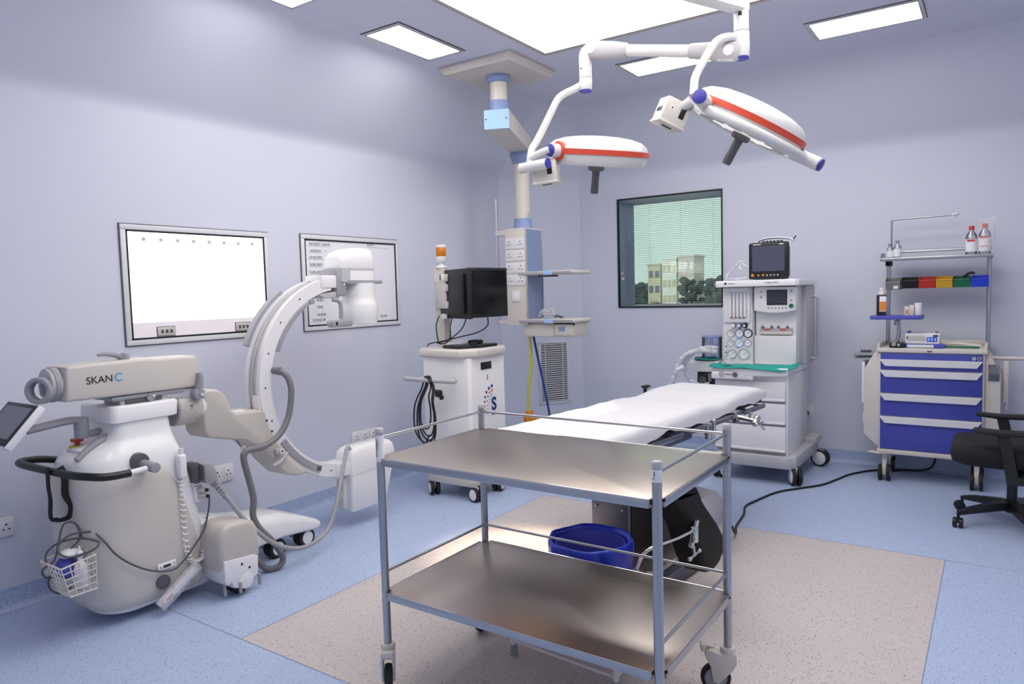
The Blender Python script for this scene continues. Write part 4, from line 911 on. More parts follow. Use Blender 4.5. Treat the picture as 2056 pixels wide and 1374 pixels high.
m.m('greycable').tube([(-2.95, 4.93, 1.21), (-2.92, 4.90, 1.225), (-2.88, 4.92, 1.215), (-2.90, 4.95, 1.212), (-2.94, 4.93, 1.222), (-2.87, 4.90, 1.210)], .006, seg=8)
single(m, 'tubing_coil', 'coil of clear tubing lying on the lower pendant shelf', 'tubing', (-3.0, 4.93, 1.203))
m = MB('yellow'); m.tube([(-3.22, 4.94, 1.152), (-3.20, 4.93, 1.05), (-3.195, 4.93, .93), (-3.195, 4.93, .80), (-3.215, 4.93, .68), (-3.235, 4.94, .55), (-3.24, 4.94, .44), (-3.225, 4.93, .41)], .0135, seg=12)
m.m('orange').cyl((-3.225, 4.93, .43), (-3.225, 4.93, .325), .032, .036, 20, .004); m.bb((-3.27, 4.90, .335), (-3.14, 4.96, .385), .012); m.m('grey').cyl((-3.16, 4.93, .35), (-3.11, 4.93, .35), .022, seg=18)
single(m, 'gas_hose', 'yellow hose with an orange end hanging from the pendant', 'hose', (-3.22, 4.94, 1.15))
m = MB('bluehose'); m.tube([(-3.20, 4.96, 1.152), (-3.165, 4.95, 1.00), (-3.13, 4.95, .84), (-3.09, 4.95, .66), (-3.05, 4.95, .47), (-3.02, 4.95, .28), (-3.0, 4.95, .08), (-2.96, 4.96, .012), (-2.85, 5.05, .011)], .0095, seg=12)
single(m, 'gas_hose', 'dark blue hose running from the pendant down to the floor', 'hose', (-3.20, 4.96, 1.15))

# ------------------------------------------------------------------ twin-head surgical light
t = thing('surgical_light', 'ceiling-mounted twin-head surgical light with red bands', 'surgical light', (-1.33, 2.95, H))
m = MB('lampw'); m.lathe([(.17, 3.03), (.17, 2.985), (.15, 2.975), (.055, 2.97), (.055, 2.86), (.065, 2.855), (.065, 2.72), (.05, 2.715), (0, 2.715)], (-1.33, 2.95, 0)); m.build('ceiling_mount', t)
dx, dy = -1.065, 3.620
u = (V((dx, dy, 0)) - V((-1.33, 2.95, 0))).normalized(); s_ = V((u.y, -u.x, 0))
def sec(p, hw, h, z): return [(*(V((p.x, p.y, 0)) + s_ * a * hw).xy, z + b * h) for a, b in ((-1, -.7), (-.7, -1), (.7, -1), (1, -.7), (1, .7), (.7, 1), (-.7, 1), (-1, .7))]
m = MB('lampw'); c0 = V((-1.33, 2.95, 0)); c1 = V((dx, dy, 0))
m.rings([sec(c0 - u * .05, .045, .05, 2.79), sec(c0 + u * .1, .042, .045, 2.79), sec(c1 - u * .12, .036, .036, 2.79), sec(c1 + u * .02, .034, .030, 2.79)]); m.build('extension_arm', t)
m = MB('lampw'); m.cyl((dx, dy, 2.60), (dx, dy, 2.82), .036, seg=32); m.cyl((dx, dy, 2.60), (dx, dy, 2.665), .0375, seg=32)
m.m('lampw').cyl((dx, dy, 2.545), (dx, dy, 2.668), .0385, seg=32, bev=.003); m.m('inkgrey').cyl((dx, dy, 2.666), (dx, dy, 2.669), .0388, seg=32)
dt = m.build('drop_tube', t)
m = MB('black'); q = V((dx, dy, 2.745)) + V((.13, -.99, 0)).normalized() * .0355; m.box(q, (.018, .006, .018), .002); m.build('latch', dt)
m = MB('navy'); m.cyl((dx, dy, 2.536), (dx, dy, 2.546), .037, seg=32, bev=.002); m.build('end_cap', dt, 'blue end cap')
# spring arm towards the left lamp
A = V((-1.115, 3.598, 2.578)); B = V((-1.850, 3.555, 2.728)); ax = (B - A).normalized(); wv = ax.cross(V((0, 0, 1))).normalized(); uv = wv.cross(ax)
def oct_(p, a, b, n=16): return [p + uv * (a * math.copysign(abs(math.sin(2 * PI * k / n)) ** .7, math.sin(2 * PI * k / n))) + wv * (b * math.copysign(abs(math.cos(2 * PI * k / n)) ** .7, math.cos(2 * PI * k / n))) for k in range(n)]
m = MB('lampg'); L = (B - A).length
m.rings([oct_(A + ax * x, a, b) for x, a, b in ((-.055, .030, .024), (-.03, .050, .028), (.03, .050, .030), (.10, .043, .030), (.20, .036, .029), (.205, .034, .028))])
m.rings([oct_(A + ax * x, a, b) for x, a, b in ((L - .205, .034, .028), (L - .20, .038, .029), (L - .12, .046, .030), (L - .0, .050, .030), (L + .035, .040, .026), (L + .05, .02, .02))])
m.m('lampw'); m.rings([oct_(A + ax * x, .030, .026) for x in (.19, L - .19)])
m.rings([oct_(A + ax * x + uv * (-.042), .006, .02) for x in (-.03, .05)])
for p in (A, B): m.m('white').cyl(p - wv * .033, p + wv * .033, .026, seg=28, bev=.003); m.m('inkgrey').box(p - wv * .0335, (.03, .001, .003), rot=M.Rotation(.2, 3, 'Y')) if 0 else None
sa = m.build('spring_arm', t, angle=50)
m = MB('lampw'); m.cyl((dx, dy, 2.60), tuple(A), .030, seg=24); m.build('arm_joint', sa)
# elbow and bent tube of the first lamp
E0 = V((-1.893, 3.545, 0))
m = MB('lampw'); m.tube([tuple(B + ax * -.01), tuple(B + ax * .03 + V((0, 0, -.004))), (E0.x - .0, E0.y, 2.70), (E0.x, E0.y, 2.64), (E0.x, E0.y, 2.545)], lambda u: .034, seg=24)
m.cyl((E0.x, E0.y, 2.518), (E0.x, E0.y, 2.582), .0345, seg=28, bev=.002); m.m('inkgrey').cyl((E0.x, E0.y, 2.581), (E0.x, E0.y, 2.5835), .0347, seg=28); m.m('ink').sph((E0.x - .008, E0.y - .035, 2.63), .004, sub=2)
el = m.build('elbow', t)
m = MB('navy'); m.cyl((E0.x, E0.y, 2.510), (E0.x, E0.y, 2.519), .0335, seg=28, bev=.002); m.build('end_cap', el, 'blue end cap')
def head(name, Cp, axis, side, label):
    """lamp head: Cp centre of the band, axis = up direction of the dome, side = direction of the yoke mount"""
    h = thing('x', 'x', 'x', Cp, world=False); h.name = name
    ORG[h.name] = V((0, 0, 0))
    for k in ('label', 'category'): del h[k]
    h.parent = t; h.location = V(Cp) - V(t.location); h['label'] = label
    z = V(axis).normalized(); x = (V(side) - z * V(side).dot(z)).normalized(); y = z.cross(x)
    h.rotation_mode = 'QUATERNION'; h.rotation_quaternion = M((x, y, z)).transposed().to_quaternion()
    return h
def lamp_parts(h, bar):
    Rr = .288
    m = MB('lampw')
    m.lathe([(Rr * .985, .013), (Rr * .975, .022), (Rr * .94, .042), (Rr * .84, .064), (Rr * .66, .080), (Rr * .42, .090), (Rr * .2, .094), (0, .095)], seg=72)
    m.lathe([(Rr * .985, -.010), (Rr * .98, -.020), (Rr * .955, -.050), (Rr * .93, -.066), (Rr * .91, -.072), (Rr * .89, -.070), (Rr * .89, .0), (Rr * .985, -.010)], seg=72); m.build('dome', h, angle=50)
    m = MB('red'); m.lathe([(Rr * .96, -.015), (Rr * 1.0, -.014), (Rr * 1.0, .014), (Rr * .96, .015), (Rr * .96, -.015)], seg=72); m.build('trim_band', h, 'orange-red band round the rim')
    m = MB('lens'); m.lathe([(Rr * .89, -.064), (Rr * .5, -.068), (0, -.070)], seg=56)
    m.m('lampg')
    for k in range(12):
        a = 2 * PI * k / 12; m.cyl((Rr * .68 * math.cos(a), Rr * .68 * math.sin(a), -.064), (Rr * .68 * math.cos(a), Rr * .68 * math.sin(a), -.070), .035, seg=18)
    m.build('lens', h)
    m = MB('dgrey'); m.lathe([(.045, -.066), (.047, -.085), (.040, -.095), (.022, -.098), (.0205, -.15), (.0225, -.20), (.020, -.222), (0, -.224)], seg=24); m.build('handle', h, 'dark grey sterile grip')
d1 = head('lamp_head', (-1.878, 3.640, 2.188), (.165, -.10, 1), (-.33, -.94, .03), 'left lamp head, nearly level')
lamp_parts(d1, None)
m = MB('red'); m.lathe([(.030, .245), (.050, .262), (.052, .285), (.048, .292), (.02, .292)], axis=(1, 0, 0), seg=30); m.build('mount_ring', d1)
m = MB('lampw'); m.lathe([(.020, .285), (.037, .288), (.037, .335), (.03, .34), (0, .34)], axis=(1, 0, 0), seg=28); mt_ = m.build('mount', d1)
m = MB('navy'); m.lathe([(.034, .338), (.034, .345), (.028, .349), (0, .349)], axis=(1, 0, 0), seg=28); m.build('end_cap', d1, 'blue end cap')
m = MB('lampw'); m.tube([(E0.x - .02, E0.y - .01, 2.548), (-1.945, 3.500, 2.523), (-1.978, 3.465, 2.500), (-2.000, 3.440, 2.477), (-2.015, 3.424, 2.447), (-2.045, 3.382, 2.352), (-2.072, 3.343, 2.267), (-2.084, 3.320, 2.226), (-2.092, 3.292, 2.190), (-2.095, 3.280, 2.150), (-2.095, 3.270, 2.10)], .0195, seg=16, sm=4)
m.tube([(-2.093, 3.272, 2.135), (-2.06, 3.275, 2.150), (-2.02, 3.285, 2.165), (-1.99, 3.30, 2.175)], .0175, seg=14, sm=4)
ym = V((-2.150, 3.262, 2.088)); m.cyl(tuple(ym), (-1.985, 3.272, 2.098), .028, .028, 22, .002)
m.m('navy').cyl((-1.986, 3.272, 2.098), (-1.976, 3.2725, 2.0986), .029, seg=24, bev=.002); yk = m.build('yoke', t, 'bent white yoke tube of the left lamp')
def cbox(name, cen, ex, ey, ez, par):
    Mx = M((V(ex).normalized(), V(ey).normalized(), V(ez).normalized())).transposed().to_4x4(); Mx.translation = V(cen)
    m = MB('ivory'); m.box((0, 0, 0), (.135, .12, .125), .008); m.box((-.0, 0, -.058), (.142, .127, .012), .003); m.m('black'); m.box((.03, -.061, .01), (.028, .004, .055), .002); m.box((-.068, 0, .0), (.004, .055, .022), .002) ; m.box((.0, .0, -.0648), (.055, .022, .003), .001)
    m.m('ink').cyl((-.03, -.0595, .015), (-.03, -.0625, .015), .004, seg=10); m.m('white').cyl((-.03, -.0595, .015), (-.03, -.0610, .015), .012, seg=14)
    m.xf(Mx); return m.build(name, par)
cbox('control_box', (-2.055, 3.375, 2.070), (1, .35, .08), (-.35, 1, .05), (-.08, -.03, 1), t)
# second lamp
d2u = V((.8255, .5637, -.0272)); up = V((.0, .0, 1)); a2 = (up * math.cos(math.radians(27)) + d2u * math.sin(math.radians(27)))
fw = V((-.564, .823, 0)); side2 = -d2u
d2 = head('lamp_head', (-1.003, 3.535, 2.212), a2 - fw * .27, side2, 'right lamp head, tilted')
lamp_parts(d2, None)
m = MB('red'); m.lathe([(.030, .262), (.040, .272), (.040, .292), (.02, .292)], axis=(-1, 0, 0), seg=30); m.build('mount_ring', d2)
m = MB('lampw'); 
ry = .300
pts = [(.312 * math.cos(a), .312 * math.sin(a), -.052) for a in [math.radians(q) for q in range(36, 150, 6)]]
m.tube([(x, y, z) for x, y, z in pts], .023, seg=16, sm=3)
m.cyl((.215, .06, -.035), (.325, .215, -.020), .034, .034, 28, .004); m.cyl((-.335, .20, -.045), (-.23, .10, -.045), .031, seg=24, bev=.003)
m.build('yoke', d2, 'white yoke bar curving past the rim')
m = MB('navy'); m.cyl((.324, .2136, -.0201), (.330, .222, -.0193), .0325, seg=26, bev=.003); m.build('end_cap', d2, 'blue end cap'); m = MB('navy'); m.cyl((-.3415, .2062, -.045), (-.334, .199, -.045), .0295, seg=26, bev=.003); m.build('end_cap', d2, 'blue end cap')
m = MB('lampw'); m.tube([(dx - .02, dy - .01, 2.625), (-1.095, 3.585, 2.640), (-1.135, 3.545, 2.632), (-1.165, 3.51, 2.600), (-1.205, 3.45, 2.50), (-1.225, 3.42, 2.44), (-1.228, 3.405, 2.40), (-1.228, 3.395, 2.345)], .0195, seg=16); m.build('bent_tube', t, 'bent white tube carrying the right lamp')
cbox('control_box', (-1.345, 3.405, 2.275), (.62, .70, -.40), (-.70, .70, .14), (.36, .2, .91), t)
m = MB('lampw'); m.cyl((-1.235, 3.392, 2.32), (-1.31, 3.40, 2.285), .026, .020, 20); m.build('box_mount', t)
sp = bpy.data.lights.new('lamp_beam', 'SPOT'); so = bpy.data.objects.new('lamp_beam', sp); COL.objects.link(so); so.location = (-1.89, 3.62, 2.08)
sp.energy = 420; sp.color = (1, .82, .58); sp.spot_size = math.radians(27); sp.spot_blend = .6; sp.shadow_soft_size = .12
so.rotation_euler = (V((-2.13, 3.10, 0)) - so.location).to_track_quat('-Z', 'Y').to_euler()

# ------------------------------------------------------------------ monitor cart of the X-ray machine
t = thing('monitor_cart', 'white wheeled monitor cart with amber beacon behind the steel trolley', 'monitor cart', (-3.145, 3.96, 0))
m = MB('white2'); m.prism([(-3.36, 3.78), (-3.34, 3.76), (-2.95, 3.76), (-2.93, 3.78), (-2.93, 4.16), (-3.36, 4.16)], 'z', .165, .985, .006); bd = m.build('body', t)
m = MB('beige'); m.prism([(-3.362, 3.80), (-3.325, 3.757), (-2.965, 3.757), (-2.927, 3.80), (-2.927, 4.163), (-3.362, 4.163)], 'z', .098, .168, .004); m.build('base', t)
m = MB('black'); m.bb((-2.931, 3.885, .895), (-2.925, 4.005, .945), .002); m.m('grey').bb((-2.931, 3.95, .82), (-2.927, 3.962, .855)); m.build('disc_drive', bd)
m = MB('inknavy')
yc, zc = 4.02, .655
def disc(mn, y, z, r): m.m(mn).cyl((-2.931, y, z), (-2.9285, y, z), r, seg=16)
for k, (a, r) in enumerate(((98, .0125), (118, .0115), (138, .010), (157, .009), (174, .0075), (190, .006), (205, .005), (219, .0042), (232, .0035))): disc('inknavy', yc + .105 * math.cos(math.radians(a)), zc + .115 * math.sin(math.radians(a)), r)
for k, (a, r) in enumerate(((100, .011), (124, .010), (148, .0088), (170, .0075), (190, .006), (208, .005), (224, .004))): disc('inkorange', yc + .075 * math.cos(math.radians(a)), zc + .085 * math.sin(math.radians(a)), r)
for k, (a, r) in enumerate(((110, .0075), (135, .0065), (160, .006), (183, .005), (204, .004))): disc('inkblue', yc + .05 * math.cos(math.radians(a)), zc + .057 * math.sin(math.radians(a)), r)
m.m('inknavy').text('S', (-2.9292, yc - .022, zc - .056), (0, 1, 0), (0, 0, 1), .125, ext=.0006, bold=.005); m.m('inkgrey').bb((-2.9295, yc - .035, zc - .078), (-2.9285, yc + .03, zc - .072)); m.m('inknavy').bb((-2.9295, yc - .02, zc - .093), (-2.9285, yc + .04, zc - .084))
m.build('emblem', bd, 'emblem of coloured dots with a dark blue S')
m = MB('ivory'); m.prism([(-3.395, 3.80), (-3.355, 3.735), (-2.985, 3.715), (-2.895, 3.80), (-2.895, 4.13), (-2.93, 4.185), (-3.37, 4.19), (-3.395, 4.16)], 'z', .985, 1.045, .018, 3); m.m('white').bb((-3.34, 3.93, 1.044), (-3.12, 4.15, 1.075), .01); tp = m.build('worktop', t, 'cream worktop')
m = MB('grey2'); m.tube([(-3.42, 3.66, .84), (-3.40, 3.65, .838), (-3.20, 3.645, .838), (-3.0, 3.655, .838), (-2.985, 3.66, .84)], .0165, seg=16)
m.cyl((-3.32, 3.65, .838), (-3.32, 3.765, .838), .012, seg=14); m.cyl((-3.06, 3.65, .838), (-3.06, 3.765, .838), .012, seg=14); m.build('push_handle', t)
m = MB('beige'); m.prism([(-3.345, 3.915), (-3.265, 3.915), (-3.265, 3.985), (-3.345, 3.985)], 'z', 1.04, 1.61, .01); po = m.build('pole', t)
m = MB('white'); m.lathe([(.044, 1.608), (.044, 1.618), (.018, 1.628), (.013, 1.64), (.026, 1.648), (.036, 1.66), (.037, 1.69), (.034, 1.692), (.0, 1.692)], (-3.305, 3.95, 0), seg=32); be = m.build('beacon', t); m = MB('white'); m.lathe([(.036, 1.756), (.036, 1.770), (.03, 1.774), (0, 1.775)], (-3.305, 3.95, 0), seg=32); m.build('beacon_cap', be)
m = MB('amber'); m.lathe([(.034, 1.690), (.0355, 1.692), (.0355, 1.755), (.034, 1.757)], (-3.305, 3.95, 0), seg=32); m.build('beacon_lens', be, 'amber lens')
def screen_unit(P, yaw, w_, h_, label):
    """flat display, centre P, yaw = direction (deg) its screen faces"""
    a = math.radians(yaw); n = V((math.cos(a), math.sin(a), 0)); e = V((-n.y, n.x, 0))
    Mx = M((e, V((0, 0, 1)), n)).transposed().to_4x4(); Mx.translation = V(P)
    m = MB('black'); m.box((0, 0, 0), (w_, h_, .035), .006); m.box((0, 0, -.035), (w_ * .82, h_ * .82, .04), .012); m.xf(Mx); o = m.build('monitor', t, label)
    m = MB('screen'); m.box((0, .004, .018), (w_ - .04, h_ - .045, .002)); m.xf(Mx); m.build('screen', o)
    m = MB('dgrey'); m.box((w_ * -.42, h_ * .5 - .010, .0185), (.03, .006, .001)); m.xf(Mx); m.build('maker_plate', o)
    return o, Mx
o1, X1 = screen_unit((-2.955, 4.025, 1.425), -8, .375, .345, 'monitor with its dark screen towards the operating table')
e2 = 68
o2, X2 = screen_unit((-3.125, 3.892, 1.420), 66, .40, .345, 'monitor seen from behind')
m = MB('beige'); q = X2.copy()
m.box((.125, .0, -.064), (.17, .20, .02), .008); m.box((.055, .115, -.064), (.07, .05, .02), .004); m.box((.035, .045, -.064), (.03, .05, .02), .004); m.box((.035, -.075, -.064), (.03, .05, .02), .004); m.m('white').box((.06, .118, -.076), (.055, .045, .004), .002); m.box((.085, -.155, -.06), (.045, .035, .025), .004); m.m('ink').cyl((.14, -.06, -.0745), (.14, -.06, -.0725), .004, seg=10); m.cyl((.17, -.06, -.0745), (.17, -.06, -.0725), .004, seg=10)
m.xf(q); m.build('mount_bracket', o2)
m = MB('beige'); m.bb((-3.29, 3.93, 1.36), (-2.99, 3.965, 1.46), .006); m.build('mount_arm', po)
m = MB('blackcable')
for P in ([(-3.24, 3.83, 1.27), (-3.245, 3.80, 1.20), (-3.25, 3.82, 1.10), (-3.26, 3.86, 1.065)], [(-3.14, 3.85, 1.25), (-3.12, 3.80, 1.19), (-3.12, 3.80, 1.13), (-3.18, 3.82, 1.08), (-3.27, 3.84, 1.075)], [(-3.04, 3.88, 1.25), (-3.04, 3.84, 1.19), (-3.08, 3.81, 1.14), (-3.15, 3.80, 1.10), (-3.25, 3.81, 1.08)],
          [(-2.98, 4.05, 1.25), (-2.97, 4.03, 1.19), (-3.02, 3.97, 1.145), (-3.10, 3.88, 1.12), (-3.20, 3.82, 1.095), (-3.31, 3.80, 1.075), (-3.33, 3.80, 1.055)]): m.tube(P, .0042, seg=8)
m.build('cables', t)
for x, y, a in ((-3.325, 3.80, 60), (-2.955, 3.79, 80), (-2.955, 4.11, 20), (-3.325, 4.12, 120)): twin_caster(t, x, y, .10, .05, math.radians(a - 95))
# keyboard, coiled mains lead
kx = V((-.20, .98, 0)).normalized()
m = MB('black'); R_ = M.Rotation(math.radians(8), 3, 'Z'); m.prism([(-3.185, 3.79), (-3.02, 3.752), (-2.935, 3.90), (-2.925, 4.08), (-2.96, 4.10), (-3.10, 4.02), (-3.185, 3.88)], 'z', 1.046, 1.066, .004); m.m('blackf').bb((-3.10, 3.96, 1.066), (-3.02, 4.05, 1.092), .012); m.sph((-2.98, 3.88, 1.068), .028, (1.2, 1, .7), 2)
single(m, 'keyboard', 'black keyboard and trackball on the cream worktop of the monitor cart', 'keyboard', (-3.05, 3.93, 1.046))
m = MB('blackcable'); yy = 3.635
for k, (w1, h1, ox) in enumerate(((.085, .235, 0), (.075, .215, .012), (.095, .225, -.012), (.06, .20, .02), (.05, .175, .005))):
    P = []
    for j in range(14):
        a = 2 * PI * j / 14 + PI / 2; rx = w1 * (1 - .35 * math.sin(a)) * .9
        P.append((-3.195 + ox + rx * math.cos(a), yy - .004 * k - .006 * math.sin(2 * a) - (.03 if math.sin(a) < .6 else -.012), .865 - h1 + h1 * math.sin(a) + .008 * math.cos(3 * a)))
    m.tube(P, .0055, seg=8, loop=True, sm=4)
m.tube([(-3.17, 3.605, .47), (-3.20, 3.61, .43), (-3.235, 3.62, .36), (-3.28, 3.64, .30)], .0055, seg=8); m.tube([(-3.20, 3.605, .44), (-3.17, 3.61, .38), (-3.13, 3.62, .34)], .0055, seg=8)
m.tube([(-3.13, 3.60, .80), (-3.10, 3.60, .78), (-3.07, 3.60, .77)], .006, seg=8); m.m('black').bb((-3.095, 3.58, .735), (-3.045, 3.615, .785), .012); m.bb((-3.06, 3.585, .72), (-3.035, 3.61, .75), .006)
single(m, 'mains_lead', 'coiled black mains lead hung on the handle of the monitor cart', 'cable', (-3.19, 3.64, .86))
# ------------------------------------------------------------------ anaesthesia machine
t = thing('anaesthesia_machine', 'white anaesthesia machine with gauges and three drawers at the back wall', 'anaesthesia machine', (-1.47, 5.5, 0))
AX0, AX1 = -1.735, -1.215
m = MB('grey2'); m.prism([(-1.74, 5.20), (-1.70, 5.15), (-1.20, 5.15), (-1.155, 5.19), (-1.145, 5.86), (-1.18, 5.93), (-1.72, 5.93), (-1.75, 5.88)], 'z', .115, .205, .014); m.bb((-1.22, 5.74, .2), (-1.13, 5.93, .245), .01); m.build('base', t)
m = MB('white2'); m.bb((AX0, 5.205, .20), (AX1, 5.83, .775), .006); bd = m.build('cabinet', t)
for z0, z1 in ((.225, .415), (.425, .580), (.590, .735)):
    m = MB('white'); m.bb((AX0 + .004, 5.180, z0), (AX1 - .012, 5.21, z1), .008); m.bb((AX0 + .004, 5.170, z0 + .004), (AX1 - .014, 5.185, z0 + .022), .006); m.m('grey').bb((AX0 + .008, 5.182, z0 - .006), (AX1 - .014, 5.205, z0)); m.build('drawer', t)
m = MB('white2'); pts = []
pl_ = [(AX0 - .01, 5.83), (AX0 - .01, 5.17)] + [(AX0 - .01 + .53 * k / 12, 5.17 - .055 * math.sin(PI * k / 12)) for k in range(1, 12)] + [(AX1 + .005, 5.17), (AX1 + .005, 5.83)]
m.prism(pl_, 'z', .775, .835, .012, 3); m.m('white').bb((AX0 - .004, 5.118, .745), (AX0 + .30, 5.17, .80), .012, 3)
w_ = m.build('work_surface', t)
m = MB('grey2'); m.cyl((-1.66, 5.121, .785), (-1.66, 5.113, .785), .020, seg=20); m.cyl((-1.56, 5.121, .785), (-1.56, 5.108, .785), .019, seg=20); m.m('orange').box((-1.66, 5.112, .785), (.012, .002, .003)); m.m('grey').box((-1.61, 5.117, .785), (.05, .004, .012), .003); m.m('chrome').lathe([(.012, 0), (.018, -.004), (.018, -.010), (.012, -.010)], (-1.56, 5.112, .785), (0, 1, 0), 20); m.m('white').cyl((-1.50, 5.121, .782), (-1.50, 5.112, .782), .010, seg=16); m.build('outlet_panel', w_)
# rear column, left gauge tower, right bay
m = MB('grey2'); m.bb((-1.73, 5.56, .83), (-1.165, 5.84, 1.415), .012); m.build('rear_column', t)
m = MB('white'); m.bb((-1.715, 5.325, .835), (-1.495, 5.57, 1.415), .006); tw = m.build('gauge_tower', t)
m = MB('white'); m.bb((-1.705, 5.305, 1.150), (-1.505, 5.33, 1.41), .008); m.m('grey2').bb((-1.66, 5.302, 1.185), (-1.53, 5.308, 1.375)); m.m('label')
for k in range(5): x = -1.652 + k * .027; m.bb((x - .008, 5.299, 1.192), (x + .008, 5.304, 1.37), .001)
m.m('alu')
for k in range(4): x = -1.638 + k * .027; m.cyl((x, 5.3, 1.20), (x, 5.3, 1.365), .004, seg=10)
for k, cc in enumerate(('inkred', 'inkred', 'dgrey', 'dgrey')): m.m(cc).cyl((-1.64 + k * .030, 5.30, 1.186), (-1.64 + k * .030, 5.294, 1.186), .006, seg=12)
m.build('flowmeter_block', tw)
for k, (x, cc) in enumerate(((-1.632, 'white'), (-1.588, 'binblu'), (-1.546, 'black'))):
    m = MB(cc if cc != 'binblu' else 'cblue'); m.cyl((x, 5.33, 1.128), (x, 5.295, 1.128), .0165, seg=20, bev=.003); m.m('black').lathe([(.016, 0), (.019, 0), (.019, .006), (.016, .006), (.016, 0)], (x, 5.322, 1.128), (0, -1, 0), 20); m.m('label').cyl((x, 5.2955, 1.128), (x, 5.294, 1.128), .009, seg=14); m.build('control_knob', tw)
for x, z, r, rim in ((-1.655, 1.068, .028, 'beige'), (-1.590, 1.070, .034, 'cblue'), (-1.527, 1.070, .034, 'black'), (-1.655, 1.000, .027, 'beige'), (-1.590, 1.000, .034, 'lblue'), (-1.527, 1.000, .029, 'grey2'), (-1.645, .915, .036, 'grey2'), (-1.557, .915, .043, 'grey2')):
    m = MB(rim); m.lathe([(r * .8, 0), (r, 0), (r, .008), (r * .92, .012), (r * .8, .010), (r * .8, 0)], (x, 5.327, z), (0, -1, 0), 28); m.m('label').cyl((x, 5.327, z), (x, 5.321, z), r * .82, seg=26)
    m.m('ink' if rim != 'grey2' else 'inkgrey').box((x + r * .15, 5.3203, z + r * .1), (r * .75, .001, .003), rot=M.Rotation(-.7, 3, 'Y')); m.m('inkgrey')
    for k in range(9):
        a = math.radians(-40 + 260 * k / 8); m.box((x + r * .68 * math.cos(a), 5.3205, z + r * .68 * math.sin(a)), (.002, .001, .004))
    m.build('gauge', tw)
m = MB('ink')
for x, z in ((-1.69, .925), (-1.69, .97), (-1.60, .965)): m.cyl((x, 5.326, z), (x, 5.322, z), .005, seg=10)
m.build('port', tw)
m = MB('white'); m.bb((-1.485, 5.38, .835), (-1.20, 5.57, 1.415), .004); m.bb((-1.49, 5.355, .84), (-1.195, 5.39, 1.052), .004); by_ = m.build('vaporizer_bay', t)
m = MB('ivory'); m.bb((-1.452, 5.352, 1.062), (-1.222, 5.385, 1.085), .004); m.m('alu').bb((-1.452, 5.362, 1.085), (-1.222, 5.384, 1.115), .003); m.m('dgrey')
for x in (-1.43, -1.365, -1.318, -1.255): m.cyl((x, 5.37, 1.11), (x, 5.352, 1.118), .010, seg=14)
m.m('red'); m.bb((-1.418, 5.348, 1.094), (-1.382, 5.362, 1.104)); m.bb((-1.305, 5.348, 1.094), (-1.268, 5.362, 1.104)); m.build('vaporizer_rail', by_)
m = MB('white2'); pl2 = [(-1.478, 1.238)] + [(-1.478 + .29 * k / 10, 1.238 - .018 * math.sin(PI * k / 10)) for k in range(1, 10)] + [(-1.188, 1.238), (-1.182, 1.395), (-1.19, 1.408), (-1.47, 1.412), (-1.478, 1.40)]
m.prism(pl2, 'y', 5.30, 5.40, .010); dp = m.build('ventilator_display', t)
m = MB('ink'); m.bb((-1.385, 5.296, 1.278), (-1.243, 5.303, 1.388), .002); m.m('screen3').bb((-1.377, 5.2945, 1.288), (-1.251, 5.298, 1.382)); m.build('screen', dp)
m = MB('bingrn'); m.cyl((-1.215, 5.302, 1.272), (-1.215, 5.288, 1.272), .0155, seg=22, bev=.003); m.build('dial', dp, 'green dial')
for k in range(6): m = MB('grey'); m.cyl((-1.372 + k * .024, 5.302, 1.257), (-1.372 + k * .024, 5.297, 1.257), .006, seg=12); m.build('button', dp)
for x, z, cc in ((-1.425, 1.33, 'grey'), (-1.215, 1.37, 'grey'), (-1.215, 1.305, 'grey'), (-1.427, 1.368, 'binyel')): m = MB(cc); m.bb((x - .008, 5.297, z), (x + .008, 5.302, z + .012), .002); m.build('button', dp)
m = MB('white2'); m.prism([(-1.735, 5.22), (-1.72, 5.205), (-1.165, 5.205), (-1.145, 5.225), (-1.145, 5.84), (-1.735, 5.84)], 'z', 1.415, 1.462, .008)
m.m('ink').cyl((-1.655, 5.2055, 1.441), (-1.655, 5.2035, 1.441), .009, seg=20); m.m('inkgrey').text('anaesthesia', (-1.64, 5.2040, 1.436), (1, 0, 0), (0, 0, 1), .012) if 0 else m.m('inkgrey').bb((-1.638, 5.2035, 1.438), (-1.585, 5.2055, 1.443)); m.m('violet').text('9100c NXT', (-1.375, 5.2040, 1.434), (1, 0, 0), (0, 0, 1), .020)
m.build('top_shelf', t)
m = MB('alu'); m.tube([(-1.165, 5.70, 1.33), (-1.135, 5.70, 1.33), (-1.118, 5.70, 1.31), (-1.115, 5.70, 1.20), (-1.115, 5.70, .95), (-1.118, 5.70, .88), (-1.135, 5.70, .865), (-1.165, 5.70, .865)], .010, seg=14); m.build('side_handle', t)
for x, y, a in ((-1.19, 5.25, -60), (-1.175, 5.88, -10), (-1.70, 5.25, -100), (-1.70, 5.88, 170)): twin_caster(t, x, y, .13, .066, math.radians(a))
# absorber block on the left
m = MB('white'); m.bb((-1.955, 5.27, .775), (-1.735, 5.45, .860), .008); m.m('dgrey').bb((-1.93, 5.30, .855), (-1.88, 5.36, .885), .006); m.m('black').bb((-1.905, 5.29, .62), (-1.745, 5.43, .776), .006); m.m('dgrey').cyl((-1.86, 5.285, .71), (-1.86, 5.28, .71), .03); m.m('inkgrey').bb((-1.815, 5.275, .70), (-1.79, 5.29, .765), .006); m.build('absorber', t)
m = MB('smoke'); m.cyl((-1.815, 5.37, .865), (-1.815, 5.37, 1.04), .075, seg=32, bev=.006); m.m('cblue').cyl((-1.815, 5.37, 1.036), (-1.815, 5.37, 1.046), .077, seg=32, bev=.002); m.m('grey').cyl((-1.815, 5.37, .858), (-1.815, 5.37, .87), .078, seg=32); m.build('canister', t, 'translucent blue canister')
def corr(pts, r, sm=40):
    P = spline([V(p) for p in pts], sm); return P
